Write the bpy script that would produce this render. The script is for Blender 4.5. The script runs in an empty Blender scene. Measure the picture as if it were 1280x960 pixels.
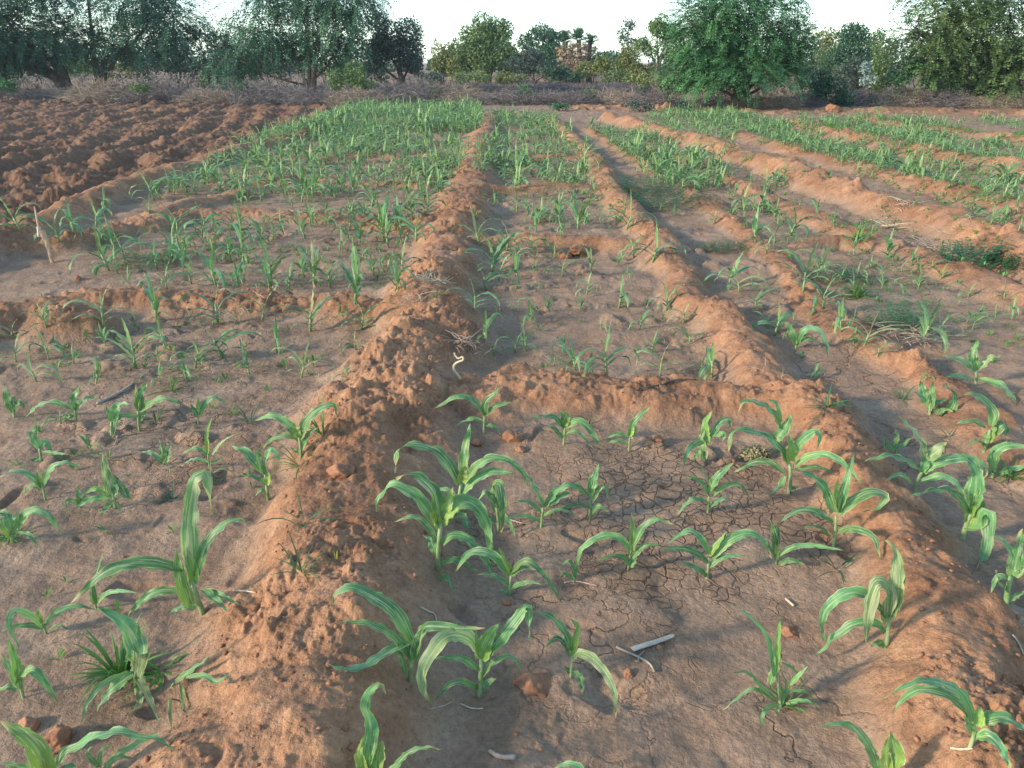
import bpy, math, random
import numpy as np
from mathutils import Vector, Matrix

# ------------------------------------------------------------------ camera, light, exposure
W, HT, F = 1280.0, 960.0, 950.0            # the photograph's pixel grid and focal length in pixels
CAM = Vector((0.0, 0.0, 1.55))
PITCH = math.atan(405.0 / F)
sc = bpy.context.scene
C = sc.collection
cam_d = bpy.data.cameras.new('camera'); cam = bpy.data.objects.new('camera', cam_d); C.objects.link(cam)
cam.location = CAM
cam.rotation_euler = (math.pi / 2 - PITCH, 0, 0)
cam_d.sensor_width = 36.0; cam_d.lens = F / W * 36.0
cam_d.clip_start = 0.05; cam_d.clip_end = 5000
sc.camera = cam
SUN_EL, SUN_AZ = math.radians(20.0), math.radians(-112.0)   # azimuth from +Y (view direction), negative = left
sd = Vector((math.sin(SUN_AZ) * math.cos(SUN_EL), math.cos(SUN_AZ) * math.cos(SUN_EL), math.sin(SUN_EL)))
wd = bpy.data.worlds.new('World'); sc.world = wd; wd.use_nodes = True
nt = wd.node_tree; bg = nt.nodes['Background']
sky = nt.nodes.new('ShaderNodeTexSky'); sky.sky_type = 'NISHITA'; sky.sun_disc = False
sky.sun_elevation = SUN_EL; sky.sun_rotation = SUN_AZ
sky.air_density = 1.0; sky.dust_density = 0.4; sky.ozone_density = 1.4
tc = nt.nodes.new('ShaderNodeMix'); tc.data_type = 'RGBA'; tc.blend_type = 'MULTIPLY'; tc.inputs[0].default_value = 1.0
tc.inputs[7].default_value = (0.83, 1.00, 1.06, 1); hs = nt.nodes.new('ShaderNodeHueSaturation'); hs.inputs['Saturation'].default_value = .75
nt.links.new(sky.outputs[0], hs.inputs['Color']); nt.links.new(hs.outputs[0], tc.inputs[6]); nt.links.new(tc.outputs[2], bg.inputs[0]); bg.inputs[1].default_value = 0.13
sl = bpy.data.lights.new('sun', 'SUN'); sl.energy = 2.2; sl.angle = math.radians(5.0); sl.color = (1.0, 0.80, 0.60)
so = bpy.data.objects.new('sun', sl); C.objects.link(so)
so.rotation_euler = (-sd).to_track_quat('-Z', 'Y').to_euler()
sc.view_settings.view_transform = 'Standard'; sc.view_settings.look = 'None'
sc.view_settings.exposure = 1.4; sc.view_settings.gamma = 1.0
sc.render.engine = 'CYCLES'

rnd = random.Random(7)
UPV = Vector((0, 0, 1))
cp, sp_ = math.cos(PITCH), math.sin(PITCH)

def ray(px, py):
    u = (px - W / 2) / F; v = (HT / 2 - py) / F
    return Vector((u, cp + v * sp_, -sp_ + v * cp))
def on_plane(px, py, z=0.0):
    d = ray(px, py)
    t = (z - CAM.z) / min(d.z, -1e-4)
    return CAM + d * t
def at_dist(px, py, Y):
    d = ray(px, py); return CAM + d * (Y / d.y)

# ------------------------------------------------------------------ noise
def _h(ix, iy, s):
    v = (ix.astype(np.int64) * 374761393 + iy.astype(np.int64) * 668265263 + s * 1274126177) & 0xffffffff
    v = ((v ^ (v >> 13)) * 1274126177) & 0xffffffff
    v = ((v ^ (v >> 16)) * 2246822519) & 0xffffffff
    v ^= v >> 15
    return (v & 0xffffff) / float(0x1000000)
def vnoise(x, y, s=0):
    ix = np.floor(x); iy = np.floor(y); fx = x - ix; fy = y - iy
    fx = fx * fx * fx * (fx * (fx * 6 - 15) + 10); fy = fy * fy * fy * (fy * (fy * 6 - 15) + 10)
    a = _h(ix, iy, s); b = _h(ix + 1, iy, s); c = _h(ix, iy + 1, s); d = _h(ix + 1, iy + 1, s)
    return (a + (b - a) * fx) * (1 - fy) + (c + (d - c) * fx) * fy - 0.5
def fbm(x, y, o=4, s=0, g=0.5):
    r = 0; a = 1.0
    for k in range(o):
        r = r + a * vnoise(x, y, s + k * 17); x = x * 1.97 + 13.7; y = y * 2.03 + 7.1; a *= g
    return r
def clods(x, y, cell, s, keep=0.6, rmin=0.2, rmax=0.55):
    """lumps: flattened half balls of random size scattered over cells"""
    wx = x + cell * (0.5 * vnoise(x / cell * 1.9, y / cell * 1.9, s + 5) + .3 * vnoise(x / cell * 5, y / cell * 5, s + 7)); wy = y + cell * (0.5 * vnoise(x / cell * 1.9, y / cell * 1.9, s + 6) + .3 * vnoise(x / cell * 5, y / cell * 5, s + 8))
    gx = wx / cell; gy = wy / cell; ix = np.floor(gx); iy = np.floor(gy)
    best = np.zeros_like(gx)
    for dx in (-1, 0, 1):
        for dy in (-1, 0, 1):
            jx = ix + dx; jy = iy + dy
            ok = _h(jx, jy, s + 1) < keep
            r = rmin + (rmax - rmin) * _h(jx, jy, s + 2) ** 2
            d2 = (gx - jx - 0.2 - 0.6 * _h(jx, jy, s + 3)) ** 2 + (gy - jy - 0.2 - 0.6 * _h(jx, jy, s + 4)) ** 2
            q = np.clip(1 - d2 / (r * r), 0, 1)
            best = np.maximum(best, np.where(ok, q ** 0.75 * r * (.6 + .8 * _h(jx, jy, s + 9)), 0))
    return best * cell

# ------------------------------------------------------------------ the beds: ridges and cross bunds
RIDGES = []     # (points world, height, half width)
def ridge(px, h, w):
    pts = [on_plane(x, y, h * 0.8) for x, y in px]
    p0, p1 = pts[0], pts[1]
    RIDGES.append((np.array([[p.x, p.y] for p in pts]), h, w))
ridge([(230, 1080), (290, 960), (335, 880), (400, 700), (432, 600), (482, 500), (520, 400), (560, 300), (585, 230), (603, 170), (612, 140)], .17, .31)
ridge([(1340, 1060), (1262, 930), (1205, 820), (1150, 720), (1090, 625), (1045, 550), (955, 450), (885, 375), (828, 305), (772, 240), (733, 185), (690, 148)], .13, .19)
ridge([(1330, 620), (1250, 555), (1172, 482), (1110, 435), (1035, 385), (985, 335), (930, 290), (880, 250), (800, 200), (735, 160)], .06, .15)
ridge([(1290, 368), (1220, 342), (1130, 308), (1060, 283), (1000, 261), (940, 235), (870, 204), (800, 175)], .09, .2)
ridge([(1330, 328), (1280, 308), (1175, 264), (1107, 246), (1025, 222), (980, 204), (905, 181), (822, 157), (760, 143)], .22, .26)
ridge([(1330, 275), (1280, 259), (1212, 240), (1167, 229), (1085, 208), (1000, 186), (920, 165)], .12, .3)
ridge([(1330, 212), (1280, 203), (1175, 188), (1115, 174), (1062, 166), (1000, 151)], .2, .4)
ridge([(1330, 184), (1280, 172), (1150, 157), (1080, 148)], .15, .4)
ridge([(-120, 345), (-20, 300), (60, 268), (113, 243), (155, 229), (213, 211), (292, 186), (357, 170), (440, 148)], .15, .26)
ridge([(-60, 312), (20, 308), (86, 300), (172, 273), (240, 252), (300, 238)], .1, .2)
# cross bunds
ridge([(600, 486), (650, 478), (700, 482), (800, 494), (900, 490), (1010, 500)], .10, .2)
ridge([(600, 300), (650, 298), (700, 299), (760, 302), (830, 305)], .1, .16)
ridge([(610, 236), (700, 231), (790, 233)], .09, .16)
ridge([(620, 197), (700, 193), (745, 195)], .09, .18)
ridge([(-160, 420), (0, 395), (90, 372), (150, 368), (220, 372), (330, 372), (420, 374), (520, 392)], .085, .22)
ridge([(-120, 418), (-40, 402), (40, 388), (105, 394)], .14, .2)
ridge([(190, 280), (240, 264), (330, 264), (420, 272), (520, 282)], .07, .2)
ridge([(280, 226), (400, 224), (530, 231)], .06, .16)
ridge([(330, 196), (450, 194), (560, 196)], .06, .18)
ridge([(1000, 302), (1045, 300), (1120, 312)], .06, .13)
ridge([(1100, 262), (1130, 268), (1190, 275)], .06, .14)
R0 = RIDGES[8][0]

def seg_dist(x, y, pts):
    best = np.full(x.shape, 1e9)
    for a, b in zip(pts[:-1], pts[1:]):
        ab = b - a; L = (ab ** 2).sum() + 1e-9
        t = np.clip(((x - a[0]) * ab[0] + (y - a[1]) * ab[1]) / L, 0, 1)
        d = np.hypot(x - a[0] - t * ab[0], y - a[1] - t * ab[1])
        best = np.minimum(best, d)
    return best
def smooth(a, b, v):
    t = np.clip((v - a) / (b - a), 0, 1); return t * t * (3 - 2 * t)

END_L, END_R = on_plane(0, 117, 0), on_plane(1280, 139, 0)
def field_end(x):
    """distance at which the ploughed field stops"""
    pm = on_plane(620, 131, 0)
    return np.where(x < pm.x, pm.y + (x - pm.x) * (END_L.y - pm.y) / (END_L.x - pm.x), pm.y + (x - pm.x) * (END_R.y - pm.y) / (END_R.x - pm.x))
R0x = np.array([p[0] for p in R0]); R0y = np.array([p[1] for p in R0])
_o = np.argsort(R0y); R0x, R0y = R0x[_o], R0y[_o]

def terrain(x, y, detail=True):
    """height and 'loose soil' factor"""
    x = np.asarray(x, float); y = np.asarray(y, float)
    wa = 1 - .65 * smooth(4.0, 9.0, y)
    wx = x + wa * 0.15 * fbm(x * 1.6, y * 1.6, 3, 3) + wa * 0.07 * fbm(x * 5, y * 5, 3, 8)
    wy = y + wa * 0.22 * fbm(x * 1.3, y * 1.3, 3, 31) + wa * 0.07 * fbm(x * 5, y * 5, 3, 38)
    rg = np.zeros_like(x); loose = np.zeros_like(x)
    for i, (pts, h, w) in enumerate(RIDGES):
        d = seg_dist(wx, wy, pts)
        hv = h * (1 + 0.6 * vnoise(x * 1.1 + i * 9, y * 1.1, 50 + i) + 0.3 * vnoise(x * 3.5, y * 3.5, 90 + i))
        wv = w * (1 + 0.35 * vnoise(x * 0.9, y * 0.9 + i * 5, 70 + i))
        q = np.clip(d / (wv * 1.35), 0, 1)
        prof = (1 - q * q) ** 2 * (1 + 0.35 * q)
        rg = np.maximum(rg, hv * prof) + 0.25 * np.minimum(rg, hv * prof)
        loose = np.maximum(loose, smooth(1.25, .55, d / wv))
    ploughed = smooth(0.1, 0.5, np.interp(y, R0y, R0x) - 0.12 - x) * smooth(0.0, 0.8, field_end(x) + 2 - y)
    back = smooth(5.0, 2.0, field_end(x) - y) * smooth(-1.0, 1.0, x - 1.5)
    outside = smooth(-0.3, 0.6, y - field_end(x))
    z = rg * (1 - 0.8 * outside)
    z = z + 0.028 * fbm(x * 1.6, y * 1.6, 3, 100) + 0.012 * fbm(x * 7, y * 7, 3, 120)
    floor = 1 - np.clip(loose + ploughed, 0, 1)
    # shallow flow steps and dents in the silted floor
    z = z + floor * 0.02 * np.abs(fbm(x * 3.2 + 0.6 * vnoise(x * 2, y * 2, 9), y * 5.5, 3, 140))
    dents = clods(x, y, 0.34, 310, 0.3, .12, .3)
    z = z - floor * 0.28 * dents
    zl = np.zeros_like(x)
    big = clods(x, y, 0.19, 200, 0.55, .15, .5); mid = clods(x, y, 0.085, 220, 0.55); sm = clods(x, y, 0.04, 240, 0.55)
    patch = smooth(-0.12, 0.3, fbm(x * 1.7, y * 1.7, 3, 77))
    rough = 0.02 * fbm(x * 12, y * 12, 6, 160, .68) + .008 * (np.abs(fbm(x * 18, y * 18, 4, 190, .65)) - .2) + .05 * fbm(x * 4.5, y * 4.5, 3, 195)
    zl = 0.5 * big + 0.4 * mid * (.3 + patch) + 0.45 * sm * patch + 1.15 * rough
    bundc = np.zeros_like(x)
    for i in (10, 14, 15, 16): bundc = np.maximum(bundc, smooth(1.1, .5, seg_dist(wx, wy, RIDGES[i][0]) / RIDGES[i][2]))
    z = z + bundc * (.3 * clods(x, y, .10, 700, .75, .2, .6) + .3 * mid + .3 * sm)
    zl = zl * (1 - .45 * smooth(6, 14, y))
    z = z + loose * zl * (0.45 + 0.6 * patch)
    z = z + floor * (.014 * fbm(x * 9, y * 6, 2, 660) * patch + .30 * clods(x, y, .17, 680, .5, .2, .6) * smooth(-.02, .2, fbm(x * 1.1 + 5, y * 1.1, 2, 670)) + 0.2 * rough + 0.16 * mid * patch + .12 * sm * patch)
    furrow = np.sin((x + 0.25 * y + 0.7 * fbm(x * .5, y * .5, 3, 60)) * 2 * math.pi / 0.85)
    xr, yr = x * .84 + y * .54, y * .84 - x * .54
    zp = 0.05 * furrow * (1 + 1.5 * fbm(x * .6, y * .6, 2, 430)) + 0.30 * clods(xr * 1.25, yr * .8, 0.30, 400, 0.6, .12, .55) + .05 * fbm(xr * 1.2, yr * 1.2, 2, 440) + 0.55 * big * (1 - .4 * smooth(7, 16, y)) + 0.5 * mid + 0.05 * fbm(x * 3, y * 3, 3, 420) + 1.6 * rough
    z = z + np.maximum(ploughed, 0) * zp * (1 - 0.7 * outside) - 0.03 * ploughed
    z = z + back * (0.5 * clods(x, y, 0.5, 500, .6) + 0.06 * fbm(x * 2, y * 2, 3, 520)) * (1 - outside)
    z = z + outside * (0.06 * fbm(x * .5, y * .5, 3, 620)) + smooth(60, 400, y) * 0.0
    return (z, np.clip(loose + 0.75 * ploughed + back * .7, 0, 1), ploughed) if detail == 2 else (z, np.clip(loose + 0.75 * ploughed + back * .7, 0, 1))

def gz(x, y):
    z, _ = terrain(np.array([x]), np.array([y])); return float(z[0])
def ground_at(px, py):
    """where the pixel's ray meets the ground: used only to read positions off the photograph"""
    d = ray(px, py); d = d / d.y
    n = 220
    base = on_plane(px, py, 0.0)
    ys = np.linspace(max(0.3, base.y * 0.72), base.y * 1.08, n)
    xs = CAM.x + d.x * ys; zs = CAM.z + d.z * ys
    tz, _ = terrain(xs, ys)
    below = np.nonzero(zs <= tz)[0]
    k = below[0] if len(below) else n - 1
    return Vector((xs[k], ys[k], tz[k]))

# ------------------------------------------------------------------ materials
def mat(name): 
    m = bpy.data.materials.new(name); m.use_nodes = True; m.node_tree.nodes.clear()
    return m, m.node_tree.nodes, m.node_tree.links
def N(ns, t, **kw):
    n = ns.new('ShaderNode' + t)
    for k, v in kw.items():
        if k.startswith('i_'):
            n.inputs[k[2:].replace('_', ' ')].default_value = v
        else: setattr(n, k, v)
    return n
def ramp(ns, stops, interp='LINEAR'):
    r = ns.new('ShaderNodeValToRGB'); r.color_ramp.interpolation = interp
    el = r.color_ramp.elements
    while len(el) < len(stops): el.new(0.5)
    for e, (p, c) in zip(el, stops): e.position = p; e.color = (c[0], c[1], c[2], 1) if not isinstance(c, float) else (c, c, c, 1)
    return r
def mixc(ns, ls, a, b, fac, mode='MIX'):
    m = ns.new('ShaderNodeMix'); m.data_type = 'RGBA'; m.blend_type = mode
    for i, v in ((0, fac), (6, a), (7, b)):
        if hasattr(v, 'links') or hasattr(v, 'is_linked'): ls.new(v, m.inputs[i])
        else: m.inputs[i].default_value = (v if i == 0 else (*v, 1))
    return m.outputs[2]
def math_(ns, ls, op, a, b=0.0, clamp=False):
    m = ns.new('ShaderNodeMath'); m.operation = op; m.use_clamp = clamp
    for i, v in ((0, a), (1, b)):
        if hasattr(v, 'is_linked'): ls.new(v, m.inputs[i])
        else: m.inputs[i].default_value = v
    return m.outputs[0]
def noise(ns, ls, co, scale, detail=4, rough=.5, dist=0.0):
    n = ns.new('ShaderNodeTexNoise'); n.inputs['Scale'].default_value = scale; n.inputs['Detail'].default_value = detail
    n.inputs['Roughness'].default_value = rough; n.inputs['Distortion'].default_value = dist
    ls.new(co, n.inputs['Vector']); return n.outputs['Fac']

CRACK_C = on_plane(850, 640, 0)
def soil_material():
    m, ns, ls = mat('soil')
    out = N(ns, 'OutputMaterial'); b = N(ns, 'BsdfPrincipled'); ls.new(b.outputs[0], out.inputs[0])
    b.inputs['Specular IOR Level'].default_value = .25
    geo = N(ns, 'NewGeometry'); co = geo.outputs['Position']
    at = N(ns, 'Attribute', attribute_name='loose'); lo = at.outputs['Fac']
    n1 = noise(ns, ls, co, 1.3, 5, .55); n2 = noise(ns, ls, co, 9, 6, .65); n3 = noise(ns, ls, co, 60, 5, .7); n4 = noise(ns, ls, co, 3.7, 4, .6, .6)
    silt = ramp(ns, [(.3, (.235, .155, .100)), (.5, (.305, .203, .136)), (.7, (.375, .264, .183))]); ls.new(n4, silt.inputs[0])
    red = ramp(ns, [(.25, (.26, .132, .070)), (.5, (.38, .200, .108)), (.75, (.50, .292, .172))]); ls.new(n2, red.inputs[0])
    f = math_(ns, ls, 'ADD', lo, math_(ns, ls, 'MULTIPLY', math_(ns, ls, 'SUBTRACT', n1, .5), 1.1), True)
    col = mixc(ns, ls, silt.outputs[0], red.outputs[0], f)
    v3 = ramp(ns, [(.3, .72), (.7, 1.25)]); ls.new(n3, v3.inputs[0])
    col = mixc(ns, ls, col, v3.outputs[0], 1.0, 'MULTIPLY')
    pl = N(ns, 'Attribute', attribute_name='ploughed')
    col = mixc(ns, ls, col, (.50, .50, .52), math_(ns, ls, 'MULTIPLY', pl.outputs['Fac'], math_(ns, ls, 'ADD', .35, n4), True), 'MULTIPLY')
    dm = ramp_out(ns, ls, noise(ns, ls, co, 1.9, 5, .65, .3), [(.44, 1.0), (.56, 0.0)])
    col = mixc(ns, ls, col, (.56, .53, .52), math_(ns, ls, 'MULTIPLY', math_(ns, ls, 'MULTIPLY', dm, lo), .6), 'MULTIPLY')
    # dry crust flecks
    n5 = noise(ns, ls, co, 140, 2, .5); fl = ramp(ns, [(.70, 0.0), (.74, 1.0)]); ls.new(n5, fl.inputs[0])
    col = mixc(ns, ls, col, (.42, .31, .23), math_(ns, ls, 'MULTIPLY', fl.outputs[0], .35))
    # mud cracks: only where the silt dried (a patch in the near bed, a weaker one in the left bed)
    vd = N(ns, 'TexVoronoi'); vd.feature = 'DISTANCE_TO_EDGE'; vd.inputs['Scale'].default_value = 19; vd.inputs['Randomness'].default_value = 1.0
    wn = ns.new('ShaderNodeTexNoise'); wn.inputs['Scale'].default_value = 11; wn.inputs['Detail'].default_value = 4; ls.new(co, wn.inputs['Vector'])
    sub = N(ns, 'VectorMath', operation='MULTIPLY_ADD'); ls.new(wn.outputs['Color'], sub.inputs[0]); sub.inputs[1].default_value = (.11, .11, .0)
    ls.new(co, sub.inputs[2]); ls.new(sub.outputs[0], vd.inputs['Vector'])
    crack = ramp(ns, [(.0, 1.0), (.035, .4), (.075, 0.0)]); ls.new(vd.outputs['Distance'], crack.inputs[0])
    vd2 = N(ns, 'TexVoronoi'); vd2.feature = 'DISTANCE_TO_EDGE'; vd2.inputs['Scale'].default_value = 4.2
    sub2 = N(ns, 'VectorMath', operation='MULTIPLY_ADD'); ls.new(wn.outputs['Color'], sub2.inputs[0]); sub2.inputs[1].default_value = (.3, .3, .0)
    ls.new(co, sub2.inputs[2]); ls.new(sub2.outputs[0], vd2.inputs['Vector'])
    crack2 = ramp(ns, [(.0, 1.0), (.016, .3), (.035, 0.0)]); ls.new(vd2.outputs['Distance'], crack2.inputs[0])
    cc = N(ns, 'VectorMath', operation='DISTANCE'); ls.new(co, cc.inputs[0]); cc.inputs[1].default_value = (CRACK_C.x, CRACK_C.y, 0)
    dd = math_(ns, ls, 'ADD', cc.outputs['Value'], math_(ns, ls, 'MULTIPLY', math_(ns, ls, 'SUBTRACT', n4, .5), 1.6))
    cm = ramp(ns, [(.22, 1.0), (.62, 0.0)]); ls.new(dd, cm.inputs[0])
    fl_ = math_(ns, ls, 'SUBTRACT', 1.0, lo, True)
    n6 = noise(ns, ls, co, .8, 2, .5); m6 = ramp(ns, [(.48, 0.0), (.6, 1.0)]); ls.new(n6, m6.inputs[0])
    c1 = math_(ns, ls, 'MULTIPLY', math_(ns, ls, 'MULTIPLY', crack.outputs[0], cm.outputs[0]), fl_)
    c2 = math_(ns, ls, 'MULTIPLY', math_(ns, ls, 'MULTIPLY', crack2.outputs[0], m6.outputs[0]), math_(ns, ls, 'MULTIPLY', fl_, .75))
    ck = math_(ns, ls, 'MAXIMUM', c1, c2)
    col = mixc(ns, ls, col, (.07, .04, .028), math_(ns, ls, 'MULTIPLY', math_(ns, ls, 'MULTIPLY', ck, .7), ramp_out(ns, ls, n2, [(.3, .25), (.6, .8)])))
    ls.new(col, b.inputs['Base Color'])
    rr = ramp(ns, [(.3, .78), (.7, 1.0)]); ls.new(n1, rr.inputs[0]); ls.new(rr.outputs[0], b.inputs['Roughness'])
    h = math_(ns, ls, 'ADD', math_(ns, ls, 'MULTIPLY', n3, .5), math_(ns, ls, 'MULTIPLY', noise(ns, ls, co, 26, 6, .7), 1.0))
    h = math_(ns, ls, 'SUBTRACT', h, math_(ns, ls, 'MULTIPLY', ck, .9))
    bp = N(ns, 'Bump'); bp.inputs['Strength'].default_value = .9; bp.inputs['Distance'].default_value = .016
    ls.new(h, bp.inputs['Height']); ls.new(bp.outputs[0], b.inputs['Normal'])
    return m

def leaf_material(name, base, pale, young, trans=.35, rough=.46, bleach=.3, gloss=.38):
    """maize blade: uv.x across, uv.y along; 'tint' attribute 0 mature .. 1 young whorl"""
    m, ns, ls = mat(name)
    out = N(ns, 'OutputMaterial'); b = N(ns, 'BsdfPrincipled')
    uv = N(ns, 'UVMap', uv_map='UVMap'); sep = N(ns, 'SeparateXYZ'); ls.new(uv.outputs[0], sep.inputs[0])
    geo = N(ns, 'NewGeometry'); co = geo.outputs['Position']
    oi = N(ns, 'ObjectInfo')
    at = N(ns, 'Attribute', attribute_name='tint')
    n1 = noise(ns, ls, co, 14, 4, .6); n2 = noise(ns, ls, co, 40, 3, .5)
    col = mixc(ns, ls, base, pale, ramp_out(ns, ls, n1, [(.35, 0.0), (.68, 1.0)]))
    col = mixc(ns, ls, col, young, at.outputs['Fac'])
    hsv = N(ns, 'HueSaturation'); ls.new(col, hsv.inputs['Color'])
    ls.new(math_(ns, ls, 'ADD', math_(ns, ls, 'MULTIPLY', oi.outputs['Random'], .05), .475), hsv.inputs['Hue'])
    ls.new(math_(ns, ls, 'ADD', math_(ns, ls, 'MULTIPLY', math_(ns, ls, 'FRACT', math_(ns, ls, 'MULTIPLY', oi.outputs['Random'], 7.3)), .5), .75), hsv.inputs['Value'])
    col = hsv.outputs[0]
    # midrib and parallel veins
    ax = math_(ns, ls, 'ABSOLUTE', math_(ns, ls, 'SUBTRACT', sep.outputs[0], .5))
    rib = ramp_out(ns, ls, ax, [(.0, .6), (.035, .4), (.07, 0.0)])
    col = mixc(ns, ls, col, (.30, .46, .22), rib)
    edge = ramp_out(ns, ls, ax, [(.36, 0.0), (.5, .55)])
    col = mixc(ns, ls, col, (.30, .42, .14), edge)
    ve = math_(ns, ls, 'SINE', math_(ns, ls, 'MULTIPLY', sep.outputs[0], 75.0))
    col = mixc(ns, ls, col, (.3, .45, .16), math_(ns, ls, 'MULTIPLY', math_(ns, ls, 'ADD', ve, 1.0), .06))
    # insect-bleached streaks and dry edges
    str_ = N(ns, 'Mapping'); ls.new(uv.outputs[0], str_.inputs[0]); str_.inputs['Scale'].default_value = (9, 2.6, 1)
    addv = N(ns, 'VectorMath', operation='ADD'); ls.new(str_.outputs[0], addv.inputs[0])
    cr = N(ns, 'CombineXYZ'); ls.new(math_(ns, ls, 'MULTIPLY', oi.outputs['Random'], 60.0), cr.inputs[0]); ls.new(cr.outputs[0], addv.inputs[1])
    n3 = noise(ns, ls, addv.outputs[0], 1.0, 3, .6)
    bl = ramp_out(ns, ls, n3, [(.58 - bleach * .1, 0.0), (.64 - bleach * .1, .85)])
    col = mixc(ns, ls, col, (.55, .56, .36), math_(ns, ls, 'MULTIPLY', bl, .75))
    tip = math_(ns, ls, 'MULTIPLY', ramp_out(ns, ls, sep.outputs[1], [(.82, 0.0), (.97, .9)]), ramp_out(ns, ls, math_(ns, ls, 'FRACT', math_(ns, ls, 'MULTIPLY', oi.outputs['Random'], 13.7)), [(.5, 0.0), (.6, 1.0)]))
    col = mixc(ns, ls, col, (.42, .33, .16), tip)
    ls.new(col, b.inputs['Base Color']); b.inputs['Roughness'].default_value = rough
    b.inputs['Specular IOR Level'].default_value = gloss
    bp = N(ns, 'Bump'); bp.inputs['Strength'].default_value = .25; bp.inputs['Distance'].default_value = .002
    ls.new(ve, bp.inputs['Height']); ls.new(bp.outputs[0], b.inputs['Normal'])
    tr = N(ns, 'BsdfTranslucent'); ls.new(mixc(ns, ls, col, (.4, .7, .12), .22), tr.inputs[0])
    mx = N(ns, 'MixShader'); mx.inputs[0].default_value = trans
    ls.new(b.outputs[0], mx.inputs[1]); ls.new(tr.outputs[0], mx.inputs[2]); ls.new(mx.outputs[0], out.inputs[0])
    return m
def ramp_out(ns, ls, src, stops):
    r = ramp(ns, stops); ls.new(src, r.inputs[0]); return r.outputs[0]

def simple(name, c1, c2, scale=8, rough=.85, trans=0.0, spec=.3, bump=.3, bd=.01, detail=4, rv=0.0):
    m, ns, ls = mat(name)
    out = N(ns, 'OutputMaterial'); b = N(ns, 'BsdfPrincipled')
    geo = N(ns, 'NewGeometry'); n = noise(ns, ls, geo.outputs['Position'], scale, detail, .6)
    col = mixc(ns, ls, c1, c2, ramp_out(ns, ls, n, [(.35, 0.0), (.65, 1.0)]))
    if rv:
        oi = N(ns, 'ObjectInfo'); hsv = N(ns, 'HueSaturation'); ls.new(col, hsv.inputs['Color'])
        ls.new(math_(ns, ls, 'ADD', math_(ns, ls, 'MULTIPLY', oi.outputs['Random'], rv), 1 - rv / 2), hsv.inputs['Value'])
        at = N(ns, 'Attribute', attribute_name='tint')
        col = mixc(ns, ls, hsv.outputs[0], tuple(min(1, v * 2.1) for v in c2), math_(ns, ls, 'MULTIPLY', at.outputs['Fac'], .6))
    ls.new(col, b.inputs['Base Color']); b.inputs['Roughness'].default_value = rough; b.inputs['Specular IOR Level'].default_value = spec
    if bump:
        bp = N(ns, 'Bump'); bp.inputs['Strength'].default_value = bump; bp.inputs['Distance'].default_value = bd
        ls.new(noise(ns, ls, geo.outputs['Position'], scale * 4, 4, .6), bp.inputs['Height']); ls.new(bp.outputs[0], b.inputs['Normal'])
    if trans:
        tr = N(ns, 'BsdfTranslucent'); ls.new(col, tr.inputs[0]); mx = N(ns, 'MixShader'); mx.inputs[0].default_value = trans
        ls.new(b.outputs[0], mx.inputs[1]); ls.new(tr.outputs[0], mx.inputs[2]); ls.new(mx.outputs[0], out.inputs[0])
    else: ls.new(b.outputs[0], out.inputs[0])
    return m

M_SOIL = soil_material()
M_LEAF = leaf_material('maize_leaf', (.032, .145, .07), (.14, .34, .12), (.24, .40, .06), trans=.25)
M_LEAF_DRY = leaf_material('maize_leaf_bleached', (.05, .17, .07), (.20, .31, .12), (.42, .46, .12), bleach=1.0)
M_STALK = simple('maize_stalk', (.17, .29, .10), (.34, .42, .22), 30, .5, .1, .4, .1)
M_GRASS = simple('grass_blade', (.07, .21, .04), (.15, .33, .07), 9, .5, .3, .4, 0, rv=.3)
M_WEED = simple('weed_leaf', (.035, .13, .05), (.06, .19, .07), 9, .5, .25, .4, 0, rv=.3)
M_YELLOW = simple('yellow_grass_blade', (.5, .48, .08), (.6, .55, .15), 9, .5, .3, .4, 0)
M_TWIG = simple('dry_twig', (.30, .24, .19), (.46, .39, .33), 40, .8)
M_STRAW = simple('pale_straw', (.42, .35, .24), (.58, .5, .36), 40, .7)
M_BONE = simple('bleached_wood', (.40, .33, .26), (.56, .48, .39), 25, .7)
M_STAKE = simple('stake_wood', (.38, .24, .15), (.56, .40, .28), 20, .8)
M_CLOD = simple('soil_clod', (.24, .115, .066), (.40, .21, .125), 16, .95, 0, .15, .6, .01)
M_BARK = simple('bark', (.07, .055, .045), (.14, .11, .09), 6, .9, 0, .2, .6, .05)
M_BRUSH = simple('dead_brush', (.075, .068, .072), (.17, .15, .145), 2.0, .9, 0, .2, 0, rv=.4)
M_BRUSH2 = simple('dry_brown_brush', (.13, .10, .08), (.27, .22, .17), 2.0, .9, 0, .2, 0, rv=.4)
M_PALMDRY = simple('palm_dead_frond', (.17, .12, .08), (.33, .24, .15), 3, .9, .1, .2, 0, rv=.3)
def fol(name, a, b): return simple(name, a, b, .9, .55, .22, .35, 0, rv=.5, detail=3)
M_PROS = fol('mesquite_foliage', (.030, .10, .042), (.07, .185, .065))
M_PROSB = fol('blue_green_foliage', (.022, .07, .043), (.05, .125, .064))
M_OLIVE = fol('olive_foliage', (.05, .10, .038), (.115, .18, .06))
M_YELG = fol('yellow_green_foliage', (.085, .125, .04), (.18, .21, .07))
M_GREY = fol('grey_green_foliage', (.04, .068, .055), (.085, .12, .09))

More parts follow.
